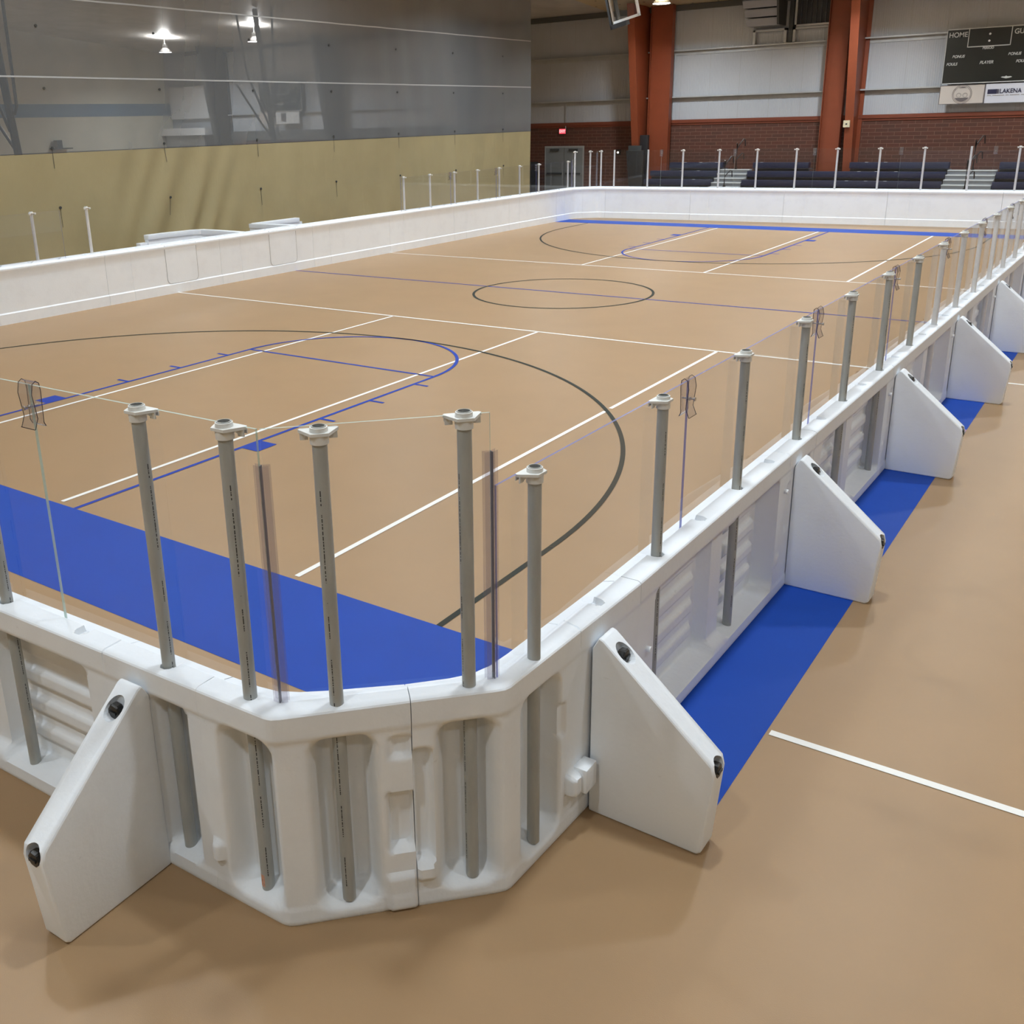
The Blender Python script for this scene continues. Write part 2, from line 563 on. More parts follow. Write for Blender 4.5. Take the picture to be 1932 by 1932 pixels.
quad(-8.29, H2, 8.29, H2 + 0.95, Z1, 1)          # far blue band
quad(7.62, 0, 8.29, 6.66, Z1, 1)
quad(7.62, 6.74, 8.29, 9.10, Z1, 1)
quad(7.62, 9.16, 8.29, H2, Z1, 1)
quad(7.62, 6.66, 8.29, 6.74, Z1, 5)
quad(-8.29, 0, -7.62, H2, Z1, 1)
LW = 0.052
for xw in (-1.508, 1.534, 4.596):
    segs = [(0.05, 9.12), (16.49, H2 - 0.03)]
    if xw > 4:
        segs = [(0.05, 5.42), (5.56, 9.12), (16.49, 19.98), (20.12, H2 - 0.03)]
    if -2 < xw < 2:
        segs = [(0.05, 9.12), (16.49, H2 - 0.03)]
    for a, b in segs:
        quad(xw - LW / 2, a, xw + LW / 2, b, Z2, 2)
for yw in (9.126, 16.485):
    quad(-11.0, yw - LW / 2, 16.0, yw + LW / 2, Z2, 2)
quad(8.31, -LW / 2, 16.0, LW / 2, Z2, 2)          # sideline running on outside the rink
quad(8.31, H2 - LW / 2, 16.0, H2 + LW / 2, Z2, 2)
quad(-7.62, 12.772 - LW / 2, 7.62, 12.772 + LW / 2, Z2, 4)
arc(0, 12.772, 1.805, 0, 2 * PI, 0.052, Z3, 3)
for sgn, y0 in ((1, 0.0), (-1, H2)):
    Y = lambda v: y0 + sgn * v
    def q2(x0, a, x1, b, z, mi):
        quad(x0, min(Y(a), Y(b)), x1, max(Y(a), Y(b)), z, mi)
    for sx in (-1, 1):
        a, b = sx * 1.78, sx * 1.83
        q2(min(a, b), 0.0, max(a, b), 5.79, Z2, 4)
        a, b = sx * 1.83, sx * 2.07
        q2(min(a, b), 2.12, max(a, b), 2.42, Z2, 4)
        b = sx * 2.04
        for yy in (3.40, 4.34, 5.29):
            q2(min(a, b), yy, max(a, b), yy + 0.05, Z2, 4)
        a, b = sx * 5.975, sx * 6.025
        q2(min(a, b), 0.0, max(a, b), 1.6, Z2, 3)
    q2(-1.78, 5.76, 1.78, 5.81, Z2, 4)
    if sgn > 0:
        arc(0, Y(5.79), 1.805, 0, PI, 0.05, Z3, 4, 64)
        arc(0, Y(1.6), 6.0, 0, PI, 0.05, Z3, 3, 128)
    else:
        arc(0, Y(5.79), 1.805, PI, 2 * PI, 0.05, Z3, 4, 64)
        arc(0, Y(1.6), 6.0, PI, 2 * PI, 0.05, Z3, 3, 128)
struct('floor', bm, FLOOR_MATS)

bm = bmesh.new(); box(bm, XL, XR, YF, YF + 0.2, 0, 3.10); struct('wall_far', bm, M_BRICK)
bm = bmesh.new(); box(bm, XL, XR, YF + 0.02, YF + 0.2, 3.10, ceil_z(YF) + 0.1); struct('wall_far_upper', bm, M_SIDING)
bm = bmesh.new(); box(bm, XL - 0.2, XL, YN, YF, 0, 4.18); struct('wall_left', bm, M_CREAM)
bm = bmesh.new(); box(bm, XL - 0.2, XL + 0.01, YN, YF, 4.18, 4.84); struct('wall_left_stripe', bm, M_GREYSTRIPE)
bm = bmesh.new(); box(bm, XL - 0.2, XL, YN, YF, 4.84, 12.0); struct('wall_left_upper', bm, M_CREAM)
bm = bmesh.new(); box(bm, XR, XR + 0.2, YN, YF, 0, 12.0); struct('wall_right', bm, M_CREAM)
bm = bmesh.new(); box(bm, XL, XR, YN - 0.2, YN, 0, 12.0); struct('wall_near', bm, M_CREAM)
# sloping insulated ceiling
bm = bmesh.new()
for (xa, xb, mi) in ((-10.6, XR, 0), (XL, -10.6, 1)):
    vs = [bm.verts.new(c) for c in ((xa, YN, ceil_z(YN)), (xb, YN, ceil_z(YN)), (xb, YF, ceil_z(YF)), (xa, YF, ceil_z(YF)))]
    vt = [bm.verts.new((v.co.x, v.co.y, v.co.z + 0.25)) for v in vs]
    for f in (vs, vt[::-1]):
        bm.faces.new(f).material_index = mi
    for i in range(4):
        bm.faces.new([vs[i], vs[(i + 1) % 4], vt[(i + 1) % 4], vt[i]]).material_index = mi
struct('ceiling', bm, [M_CEIL, M_CEIL2])
# girts, eave strut, trim on the far wall
def girt(bm, x0, x1, z, h=0.20, d=0.20):
    y = YF + 0.02
    prism(bm, [(y, z), (y - d, z), (y - d, z - 0.05), (y - d + 0.02, z - 0.05), (y - d + 0.02, z - 0.02), (y - 0.03, z - 0.02), (y - 0.03, z - h), (y, z - h)], 'x', x0, x1)
bm = bmesh.new()
for z in (4.10, 5.88):
    girt(bm, XL, XR, z)
struct('trim_1', bm, M_GIRT)
bm = bmesh.new(); box(bm, -17.0, XR, YF - 0.07, YF + 0.02, 3.06, 3.19); box(bm, -17.0, XR, YF - 0.03, YF, 2.98, 3.06); struct('trim_2', bm, M_TRIM)
bm = bmesh.new(); box(bm, XL, -17.0, YF - 0.07, YF + 0.02, 2.70, 3.19); struct('trim_4', bm, M_GIRTD)
bm = bmesh.new(); box(bm, XL, XR, YF - 0.16, YF + 0.02, 7.36, 7.56); struct('trim_3', bm, M_GIRTD)

# ------------------------------------------------------------------ lamps
def build_lamp():
    t = thing('high_bay_lamp', 'x', 'lamp')
    bm = bmesh.new()
    prof = [(0.04, 0.42), (0.10, 0.40), (0.12, 0.22), (0.30, 0.06), (0.33, 0.0)]
    n = 24
    rings = [[bm.verts.new((r * math.cos(2 * PI * k / n), r * math.sin(2 * PI * k / n), z)) for k in range(n)] for r, z in prof]
    for i in range(len(rings) - 1):
        for k in range(n):
            bm.faces.new([rings[i][k], rings[i][(k + 1) % n], rings[i + 1][(k + 1) % n], rings[i + 1][k]])
    bm.faces.new(rings[0])
    from_bm('housing', bm, M_LAMPCASE, t, 40)
    bm = bmesh.new()
    tube(bm, [(0, 0, 0.0), (0, 0, 0.015)], 0.31, 24)
    from_bm('lens', bm, M_LENS, t)
    bm = bmesh.new()
    tube(bm, [(0, 0, 0.42), (0, 0, 0.74)], 0.012, 6)
    from_bm('hanger', bm, M_DARK2, t)
    return t
lamp0 = build_lamp()
lamp_roots = [lamp0] + [dup(lamp0) for _ in LAMPS[1:]]
for i, (x, y, wv) in enumerate(LAMPS):
    t = lamp_roots[i]
    z = ceil_z(y) - (0.75 if x < -10.6 else 0.62)
    t.location = (x, y, z)
    side = 'beyond the divider curtain' if x < -10.6 else 'over the rink'
    row = ['row nearest the far wall', 'second row from far wall', 'third row from far wall', 'fourth row from far wall', 'fifth row from far wall', 'last row behind the camera'][min(5, int((35.9 - y) // 8))]
    t['label'] = 'high bay lamp %s, %s, %s' % (side, row, {-6.5: 'leftmost line', 0.5: 'line over the rink centre', 7.5: 'line over the right boards', 14.5: 'rightmost line', -20: 'right line'}.get(x, 'left line'))
    t['group'] = 'high bay lamps under the roof'
    ld = bpy.data.lights.new('lamp_light', 'AREA')
    ld.shape = 'DISK'
    ld.size = 0.62
    ld.energy = wv
    ld.spread = math.radians(150)
    ld.color = (0.81, 0.915, 1.0)
    lo = bpy.data.objects.new('lamp_light', ld)
    COL.objects.link(lo)
    lo.parent = t
    lo.location = (0, 0, -0.01)
    l2 = bpy.data.lights.new('lamp_uplight', 'AREA')
    l2.shape = 'DISK'
    l2.size = 0.5
    l2.energy = wv * LAMP_RATIO_UP * (2.2 if (x < -10.6 or y == 32) else 1.0)
    l2.color = (0.98, 0.98, 0.97)
    lo2 = bpy.data.objects.new('lamp_uplight', l2)
    COL.objects.link(lo2)
    lo2.parent = t
    lo2.location = (0, 0, 0.44)
    lo2.rotation_euler = (PI, 0, 0)
scn.cycles.transparent_max_bounces = 40
scn.cycles.max_bounces = 8
scn.cycles.diffuse_bounces = 4
scn.cycles.caustics_reflective = False
scn.cycles.caustics_refractive = False

# ------------------------------------------------------------------ rink boards (white moulded plastic)
TH = 0.205           # board thickness
ZT = 1.07            # top of the raised outer lip
PL = 3.045           # panel pitch
HOLES = [0.25 + 0.609 * j for j in range(5)]

def recess_f(s, z, recs, base=0.95, soft=0.028):
    """outer face position as a fraction of the thickness"""
    # slight draft: base flares out, cap lip stands proud
    f = base
    f = max(f, 1.0 - 3.0 * max(0.0, z - 0.0) if z < 0.085 else 0)
    if z < 0.085:
        f = 1.0 - 0.02 * z / 0.085
    if z > 0.945:
        f = 1.0
    elif z > 0.925:
        f = base + (1.0 - base) * sstep((z - 0.925) / 0.02)
    for (s0, s1, z0, z1, r, d, corr) in recs:
        sd = sdbox(s, z, s0, s1, z0, z1, r)
        if sd < 0:
            dd = d
            if corr:
                q = sdbox(s, z, s0 + 0.10, s1 - 0.10, z0 + 0.12, z1 - 0.08, 0.04)
                if q < 0:
                    ph = (z - 0.20) / 0.175
                    fr = ph - math.floor(ph)
                    k = sstep(fr / 0.12) * (1 - sstep((fr - 0.50) / 0.12))
                    dd = d + 0.13 * k * sstep(-q / 0.03)
            t = sstep(-sd / soft)
            f = f + (dd - f) * t
    return f

def board_mesh(name, s_lines, pos, recs, bumps=(), grooves=(), holes=(), dz=0.0135, base=0.95, soft=0.028):
    """pos(s, t) -> (x, y), t = 0 inner face, 1 outer face"""
    zin = [0.0, 0.012, 0.10, 0.180, 0.190, 0.214, 0.230, 0.5, 0.8, 0.94, 0.965, 1.0, 1.012]
    ttop = [-0.06, 0.0, 0.05, 0.12, 0.20, 0.28, 0.36, 0.40, 0.415, 0.43, 0.50, 0.58, 0.66, 0.72, 0.76, 0.79, 0.81, 0.83, 0.89, 0.94, 0.975]
    nz = int(round(1.055 / dz))
    zout = [1.055 - 1.055 * i / nz for i in range(nz + 1)]
    bm = bmesh.new()
    cols = []
    for s in s_lines:
        g = 0.0
        for gs in grooves:
            g = max(g, 1 - abs(s - gs) / 0.006) if abs(s - gs) < 0.006 else g
        col = []
        for z in zin:
            t = -0.085 if z <= 0.191 else 0.0
            t += g * 0.03
            if z > 0.96:
                t = -0.085 + (0.01 if z > 1.005 else 0)
            x, y = pos(s, t)
            col.append(bm.verts.new((x, y, z)))
        for t in ttop:
            zz = 1.040 - 0.022 * (0.41 - t) / 0.41 if t < 0.41 else (1.058 if t < 0.42 else 1.07)
            if t > 0.93:
                zz = 1.066 if t < 0.96 else 1.062
            if t > 0.40:
                for h in holes:
                    a = abs(s - h)
                    rad = 0.040 * math.sqrt(max(0, 1 - ((t - 0.40) / 0.42) ** 2)) if t < 0.81 else 0
                    if a < rad:
                        zz = 1.036
            zz -= g * 0.008
            x, y = pos(s, t)
            col.append(bm.verts.new((x, y, zz)))
        for z in zout:
            f = recess_f(s, z, recs, base, soft)
            for bp in bumps:
                f = bp(s, z, f)
            if z > 0.97:
                f -= g * 0.03
            if z < 0.006:
                f -= 0.03
            x, y = pos(s, f)
            col.append(bm.verts.new((x, y, z)))
        cols.append(col)
    n = len(cols[0])
    for i in range(len(cols) - 1):
        a, b = cols[i], cols[i + 1]
        for k in range(n):
            k2 = (k + 1) % n
            bm.faces.new([a[k], a[k2], b[k2], b[k]])
    bm.faces.new(cols[0])
    bm.faces.new(cols[-1][::-1])
    bmesh.ops.recalc_face_normals(bm, faces=bm.faces)
    me = bpy.data.meshes.new(name)
    bm.to_mesh(me)
    bm.free()
    for p in me.polygons:
        p.use_smooth = True
    me.set_sharp_from_angle(angle=math.radians(62))
    vz = [v.co.z for v in me.vertices]
    bm = bmesh.new()
    bm.from_mesh(me)
    for e_ in bm.edges:
        if len(e_.link_faces) == 2 and 0.185 < e_.verts[0].co.z < 0.218 and abs(e_.verts[0].co.z - e_.verts[1].co.z) < 0.001 and math.radians(24) < e_.calc_face_angle(0) < math.radians(60):
            e_.smooth = False
        if len(e_.link_faces) == 2 and e_.verts[0].co.z > 1.004 and e_.verts[1].co.z > 1.004 and e_.calc_face_angle(0) > math.radians(24):
            e_.smooth = False
    bm.to_mesh(me)
    bm.free()
    me.materials.append(M_PLAST)
    return me

def slines(a, b, d, extra=(), fine=()):
    n = max(1, int(round((b - a) / d)))
    xs = [a + (b - a) * i / n for i in range(n + 1)]
    for e in extra:
        xs += [e - 0.006, e, e + 0.006]
    for h in fine:
        xs += [h + k for k in (-0.043, -0.040, -0.036, -0.030, -0.022, -0.011, 0, 0.011, 0.022, 0.030, 0.036, 0.040, 0.043)]
    xs = sorted(set(round(x, 5) for x in xs if a - 1e-6 <= x <= b + 1e-6))
    out = [xs[0]]
    for x in xs[1:]:
        if x - out[-1] > 0.0015:
            out.append(x)
    return out

G = 0.62
RECS = [(0.09, 0.335, 0.085, 0.935, 0.06, 0.40, False),
        (0.78, 1.68, 0.085, 0.935, 0.07, 0.22, True),
        (1.85, 2.83, 0.085, 0.935, 0.07, 0.22, True)]
def ledge_bumps(s, z, f):
    # moulded catch blocks beside the ribs
    for sc in (0.72, 2.89):
        q = sdbox(s, z, sc - 0.05, sc + 0.05, 0.24, 0.34, 0.02)
        if q < 0.02:
            f = max(f, 0.95 + 0.05 * sstep(-q / 0.02))
    # hollow in the ribs
    q = sdbox(s, z, 1.55, 1.93, 0.10, 0.92, 0.03)
    if q < 0:
        f = min(f, 0.95 - 0.33 * sstep(-q / 0.05))
    for (s0, s1) in ((0.50, 0.62),):
        q = sdbox(s, z, s0, s1, 0.45, 0.85, 0.05)
        if q < 0:
            f -= 0.14 * sstep(-q / 0.05)
    return f
straight = lambda s, t: (s, t * TH)
me_detail = board_mesh('board_panel', slines(0.003, PL - 0.003, 0.0165, (G,), HOLES), straight, RECS, (ledge_bumps,), (G,), HOLES)
me_plain = board_mesh('board_panel_plain', slines(0.003, PL - 0.003, 0.05, (G,)), straight, RECS, (), (G,), HOLES, dz=0.04)

SIDES = {}   # name -> (origin, unit along s, unit outward, rotation)
def side(name, org, ang):
    d = Vector((math.cos(ang), math.sin(ang), 0))
    o = Vector((-math.sin(ang), math.cos(ang), 0))
    SIDES[name] = (Vector(org), d, o, ang)
def at(sd, s, t, z=0.0):
    o, d, u, a = SIDES[sd]
    return o + d * s + u * t + Vector((0, 0, z))
A_NEAR = PI + 0.030
side('near', (6.60, -2.410, 0), A_NEAR)
NR = 7                                      # panels along the right side
dR = Vector((0.012, 1.0)).normalized()
oR = Vector((7.567, -0.64)) + dR * (PL * NR)
side('right', (oR.x, oR.y, 0), math.atan2(-dR.y, -dR.x))
CXF, CYF = 0.30, 24.99
side('far', (CXF - 6.60, CYF + 2.41, 0), 0.058)
dL = Vector((0.0095, 1.0)).normalized()
eL = Vector((CXF - 7.567, CYF + 0.64))
NL = 8
oL = eL - dL * (PL * NL)
side('left', (oL.x, oL.y, 0), math.atan2(dL.y, dL.x))

ORD = ['first', 'second', 'third', 'fourth', 'fifth', 'sixth', 'seventh', 'eighth', 'ninth', 'tenth', 'eleventh', 'twelfth', 'thirteenth', 'fourteenth', 'fifteenth', 'sixteenth']
def panel(sd, k, me, label, group):
    o = bpy.data.objects.new('rink_board', me)
    COL.objects.link(o)
    o.location = at(sd, PL * k, 0)
    o.rotation_euler = (0, 0, SIDES[sd][3])
    tag(o, label, 'rink board', group)
    return o
# drain hole rings and bolts seen on the ledge of the right side panels
def ledge_holes(parent):
    for s in (1.07, 2.27):
        bm = bmesh.new()
        tube(bm, [(s, 0.155, 0.0835), (s, 0.155, 0.0862)], 0.026, 16)
        o = from_bm('drain_hole', bm, M_SLIT, parent)
    for s, z in ((0.66, 0.80), (2.92, 0.62)):
        bm = bmesh.new()
        tube(bm, [(s, 0.185, z), (s, 0.222, z)], 0.017, 10)
        from_bm('moulded_peg', bm, M_PLAST, parent, 40)
for j in range(NR):
    k = NR - 1 - j
    p = panel('right', k, me_detail, 'white moulded rink board of the right side, %s panel from the near corner' % ORD[j], 'straight white boards of the right side')
    if j < 4:
        ledge_holes(p)
near_panels = []
for k in range(2):
    p = panel('near', k, me_detail, 'white moulded rink board of the near end, %s' % ('with a brace, touching the corner section' if k == 0 else 'second from the corner, mostly out of frame'), 'straight white boards of the near end')
    near_panels.append(p)
for k in range(1, NL):
    p = panel('left', k, me_plain, 'white rink board of the left side, %s panel from the far left corner' % ORD[NL - 1 - k], 'straight white boards of the left side')
for k in range(5):
    p = panel('far', k, me_plain, 'white rink board of the far end, %s panel from the far left corner' % ORD[k], 'straight white boards of the far end')
# player gates let into two left side boards
def left_gate(ya, yb, label):
    sa = (ya - oL.y) / dL.y
    sb = (yb - oL.y) / dL.y
    bm = bmesh.new()
    r = 0.10
    poly = [(sa, 1.03), (sa, 0.215 + r)]
    for i in range(7):
        a = PI + (PI / 2) * i / 6
        poly.append((sa + r + r * math.cos(a), 0.215 + r + r * math.sin(a)))
    for i in range(7):
        a = 1.5 * PI + (PI / 2) * i / 6
        poly.append((sb - r + r * math.cos(a), 0.215 + r + r * math.sin(a)))
    poly += [(sb, 1.03)]
    prism(bm, poly, 'y', -0.006, 0.006)
    o = from_bm('player_gate', bm, M_PLAST)
    o.location = at('left', 0, 0)
    o.rotation_euler = (0, 0, SIDES['left'][3])
    bevel(o, 0.004, 1)
    tag(o, label, 'gate', 'round cornered player gates')
    bm = bmesh.new()
    pts = [(u, -0.005, v) for u, v in poly]
    pts[0] = (sa, -0.005, 1.03)
    tube(bm, pts, 0.006, 6)
    g = from_bm('gate_gap', bm, M_SLIT, o)
left_gate(8.87, 9.72, 'round cornered player gate let into the left boards, the nearer of two')
left_gate(11.95, 12.85, 'round cornered player gate let into the left boards, the farther of two')

# corner sections (two-piece chamfered corner)
def path_fn(outer, inner):
    def ev(pts, s):
        for i in range(len(pts) - 1):
            if s <= pts[i + 1][0] or i == len(pts) - 2:
                a, b = pts[i], pts[i + 1]
                k = (s - a[0]) / (b[0] - a[0])
                return a[1] + (b[1] - a[1]) * k, a[2] + (b[2] - a[2]) * k
    def pos(s, t):
        xo, yo = ev(outer, s)
        xi, yi = ev(inner, s)
        return xi + (xo - xi) * t, yi + (yo - yi) * t
    return pos
outA = [(0, 6.604, -2.615), (0.40, 7.005, -2.602), (0.43, 7.035, -2.592), (0.46, 7.060, -2.572), (1.0, 7.432, -2.177)]
inA = [(0, 6.604, -2.410), (0.20, 6.76, -2.402), (0.36, 6.86, -2.385), (0.50, 6.95, -2.335), (0.64, 7.04, -2.262), (1.0, 7.292, -2.034)]
outB = [(0, 7.4345, -2.1745), (0.37, 7.690, -1.908), (0.396, 7.712, -1.880), (0.42, 7.722, -1.850), (1.64, 7.772, -0.644)]
inB = [(0, 7.2945, -2.0315), (0.20, 7.43, -1.885), (0.34, 7.495, -1.795), (0.46, 7.525, -1.700), (0.62, 7.536, -1.56), (1.64, 7.567, -0.644)]
recA = [(0.09, 0.425, 0.055, 0.945, 0.09, 0.40, False), (0.55, 0.86, 0.045, 0.94, 0.09, 0.40, False)]
recB = [(0.09, 0.39, 0.055, 0.94, 0.09, 0.40, False), (0.50, 0.86, 0.055, 0.945, 0.09, 0.40, False)]
def hook_bump(c0, c1, z0, z1, amt):
    def f_(s, z, f):
        q = sdbox(s, z, c0, c1, z0, z1, 0.025)
        if q < 0:
            # wedge: proud at the top, running back downwards
            f = f + amt * sstep(-q / 0.02)
        return f
    return f_
bumpsA = (hook_bump(0.88, 1.01, 0.30, 0.62, -0.30), hook_bump(0.86, 1.01, 0.0, 0.20, 0.10), hook_bump(0.90, 1.01, 0.78, 0.90, -0.12), hook_bump(0.0, 0.07, 0.18, 0.30, 0.14))
bumpsB = (hook_bump(-0.01, 0.085, 0.22, 0.82, -0.28), hook_bump(-0.01, 0.09, 0.14, 0.25, 0.16), hook_bump(0.90, 1.00, 0.20, 0.33, 0.30),
          hook_bump(0.84, 0.90, 0.55, 0.75, -0.10))
me_cA = board_mesh('corner_board', slines(0, 1.0, 0.0145, (0.43,)), path_fn(outA, inA), recA, bumpsA, (), (), base=0.965, soft=0.07)
me_cB = board_mesh('corner_board', slines(0, 1.64, 0.0145, (0.396, 1.02), (1.30,)), path_fn(outB, inB), recB, bumpsB, (1.02,), (1.30,), base=0.965, soft=0.07)
def corner(me, rot, label):
    o = bpy.data.objects.new('corner_board', me)
    COL.objects.link(o)
    if rot:
        o.rotation_euler = (0, 0, PI)
        o.location = (CXF, CYF, 0)
    return tag(o, label, 'rink board', 'bent white corner boards')
corner(me_cA, False, 'bent white corner board in the foreground, left half of the near corner')
cB = corner(me_cB, False, 'bent white corner board in the foreground, right half of the near corner')
corner(me_cA, True, 'bent white corner board at the far left corner, half joined to the far end')
corner(me_cB, True, 'bent white corner board at the far left corner, half joined to the left side')
# moulded foot blocks that lock neighbouring corner boards
def foot_block(pts, z0, z1, parent, name='lock_block'):
    bm = bmesh.new()
    prism(bm, pts, 'z', z0, z1)
    o = from_bm(name, bm, M_PLAST, parent)
    bevel(o, 0.010, 2)
    return o
foot_block([(7.735, -1.30), (7.815, -1.30), (7.815, -1.19), (7.74, -1.19)], 0.20, 0.335, cB)

# ------------------------------------------------------------------ braces
def build_brace():
    """local: x = thickness direction (along boards), y = outward, z up; foot of the board outer face at y = 0"""
    t = thing('board_brace', 'x', 'brace')
    bm = bmesh.new()
    poly = [(0.0, 0.0), (0.575, 0.0), (0.598, 0.02), (0.635, 0.455), (0.622, 0.505), (0.06, 0.985), (0.035, 0.995), (0.0, 0.93)]
    prism(bm, poly, 'x', 0.0, 0.145)
    o = from_bm('brace_body', bm, M_PLAST, t)
    bevel(o, 0.014, 3)
    # knob sockets
    def cutter(p, d, r, ln):
        b2 = bmesh.new()
        p = Vector(p); d = Vector(d).normalized()
        tube(b2, [p, p + d * ln], r, 24)
        c = from_bm('cut', b2, M_PLAST)
        return c
    cuts = [cutter((0.072, 0.095, 0.905), (0, 1, 0.20), 0.050, 0.4), cutter((0.072, 0.575, 0.455), (0, 1, 0.35), 0.050, 0.4)]
    for c in cuts:
        c.data.materials.clear()
        md = o.modifiers.new('b', 'BOOLEAN')
        md.object = c
        md.operation = 'DIFFERENCE'
        md.solver = 'EXACT'
    bpy.context.view_layer.update()
    dg = bpy.context.evaluated_depsgraph_get()
    me = bpy.data.meshes.new_from_object(o.evaluated_get(dg))
    o.modifiers.clear()
    o.data = me
    me.materials.clear()
    me.materials.append(M_PLAST)
    for c in cuts:
        bpy.data.objects.remove(c)
    for (y, z) in ((0.112, 0.897), (0.596, 0.452)):
        bm = bmesh.new()
        n = 24
        rg = []
        for rr, dd in ((0.034, 0.0), (0.038, 0.006), (0.039, 0.030), (0.034, 0.038), (0.014, 0.040)):
            ring = []
            for k in range(n):
                r2 = rr * (1.0 if (k % 4) < 2 or rr < 0.02 else 0.93)
                ring.append(bm.verts.new((0.072 + r2 * math.cos(2 * PI * k / n), y + dd, z + r2 * math.sin(2 * PI * k / n))))
            rg.append(ring)
        for i in range(len(rg) - 1):
            for k in range(n):
                bm.faces.new([rg[i][k], rg[i][(k + 1) % n], rg[i + 1][(k + 1) % n], rg[i + 1][k]])
        bm.faces.new(rg[0]); bm.faces.new(rg[-1])
        box(bm, 0.072 - 0.022, 0.072 + 0.022, y + 0.034, y + 0.046, z - 0.006, z + 0.006)
        k_ = from_bm('knob', bm, M_KNOB, t)
        k_['label'] = 'black ribbed rubber knob'
    return t
brace0 = build_brace()
def put_brace(sd, s, label, first=False):
    t = brace0 if first else dup(brace0)
    t.location = at(sd, s, TH - 0.006)
    t.rotation_euler = (0, 0, SIDES[sd][3])
    tag(t, label, 'brace', 'white triangular floor braces')
# right side: near faces at y = -1.17 + 3.045 k ; local x runs towards the camera, so origin sits at the far face
def sR(y):
    return (oR.y - y) / dR.y
put_brace('right', sR(-1.02), 'white triangular plastic brace at the near corner, largest brace on the right side', True)
for j in range(5):
    put_brace('right', sR(2.065 + 3.04 * j), 'white triangular plastic brace propping the right boards, %s one beyond the near corner brace' % ORD[j])
put_brace('near', 0.32, 'white triangular plastic brace of the near end, at the bottom left of the picture')

# ------------------------------------------------------------------ posts
def build_post(h, pm=None):
    """origin at foot; local x along the glass, local y outward (glass lies at -y)"""
    t = thing('glass_post', 'x', 'post')
    bm = bmesh.new()
    n = 24
    tube(bm, [(0, 0, 0), (0, 0, h)], 0.0295, n, cap=False)
    # ring top with bore
    def ring(r, z):
        return [bm.verts.new((r * math.cos(2 * PI * k / n), r * math.sin(2 * PI * k / n), z)) for k in range(n)]
    a, b, c = ring(0.0295, h), ring(0.0245, h), ring(0.0245, h - 0.08)
    for k in range(n):
        k2 = (k + 1) % n
        bm.faces.new([a[k], a[k2], b[k2], b[k]])
        bm.faces.new([b[k], b[k2], c[k2], c[k]]).material_index = 1
    bm.faces.new(c).material_index = 1
    from_bm('pipe', bm, [pm or M_PIPE, M_PIPEIN], t, 50, recalc=False)
    # cap: plate, collar, rim, two gripping fingers
    bm = bmesh.new()
    zt = h - 0.022
    poly = [(-0.070, -0.052), (0.070, -0.052), (0.078, -0.040), (0.034, 0.040), (-0.034, 0.040), (-0.078, -0.040)]
    prism(bm, poly, 'z', zt - 0.012, zt)
    def lathe(prof, m=24):
        rg = [[bm.verts.new((r * math.cos(2 * PI * k / m), r * math.sin(2 * PI * k / m), z)) for k in range(m)] for r, z in prof]
        for i in range(len(rg) - 1):
            for k in range(m):
                bm.faces.new([rg[i][k], rg[i][(k + 1) % m], rg[i + 1][(k + 1) % m], rg[i + 1][k]])
    lathe([(0.0300, zt - 0.012), (0.0375, zt - 0.012), (0.0365, zt - 0.048), (0.0300, zt - 0.050)])
    lathe([(0.0300, zt), (0.0355, zt), (0.0345, zt + 0.018), (0.0300, zt + 0.019), (0.0300, zt)])
    for sx in (-1, 1):
        x0, x1 = sorted((sx * 0.040, sx * 0.072))
        box(bm, x0, x1, -0.034, -0.028, zt - 0.040, zt - 0.012)
        box(bm, x0, x1, -0.052, -0.047, zt - 0.030, zt - 0.012)
        prism(bm, [(-0.034, zt - 0.012), (-0.034, zt - 0.040), (0.0, zt - 0.012)], 'x', sx * 0.052 - 0.003, sx * 0.052 + 0.003)
    from_bm('post_cap', bm, M_CAP, t, 40)
    return t
Z_FOOT = 0.083
post_short = build_post(1.975 - Z_FOOT)
post_tall = build_post(2.285 - Z_FOOT)
wpost_short = build_post(1.975 - Z_FOOT, M_PIPELIT)
wpost_tall = build_post(2.285 - Z_FOOT, M_PIPELIT)
used = set()
def put_post(proto, pos, ang, label, group, nocap=False):
    if proto.name in used:
        t = dup(proto)
    else:
        used.add(proto.name)
        t = proto
    t.location = pos
    t.rotation_euler = (0, 0, ang)
    tag(t, label, 'post', group)
    return t
def ink_strip_mat():
    m, nt, b = new_mat('black_pipe_print')
    out = [n for n in nt.nodes if n.type == 'OUTPUT_MATERIAL'][0]
    b.inputs['Base Color'].default_value = (0.03, 0.03, 0.03, 1)
    v = sock(nt, 'Object', (0.0, 0.0, 1.0))
    nz = N(nt, 'ShaderNodeTexNoise', ins={'Scale': 95.0, 'Detail': 1.0})
    L(nt, v, nz.inputs['Vector'])
    n2 = N(nt, 'ShaderNodeTexNoise', ins={'Scale': 5.0, 'Detail': 2.0})
    L(nt, v, n2.inputs['Vector'])
    g1 = N(nt, 'ShaderNodeMath', operation='GREATER_THAN'); g1.inputs[1].default_value = 0.47
    g2 = N(nt, 'ShaderNodeMath', operation='GREATER_THAN'); g2.inputs[1].default_value = 0.46
    L(nt, nz.outputs['Fac'], g1.inputs[0]); L(nt, n2.outputs['Fac'], g2.inputs[0])
    ml = N(nt, 'ShaderNodeMath', operation='MULTIPLY')
    L(nt, g1.outputs[0], ml.inputs[0]); L(nt, g2.outputs[0], ml.inputs[1])
    tr = N(nt, 'ShaderNodeBsdfTransparent')
    mx = N(nt, 'ShaderNodeMixShader')
    L(nt, ml.outputs[0], mx.inputs[0]); L(nt, tr.outputs[0], mx.inputs[1]); L(nt, b.outputs[0], mx.inputs[2])
    L(nt, mx.outputs[0], out.inputs['Surface'])
    return m
M_STRIP = ink_strip_mat()
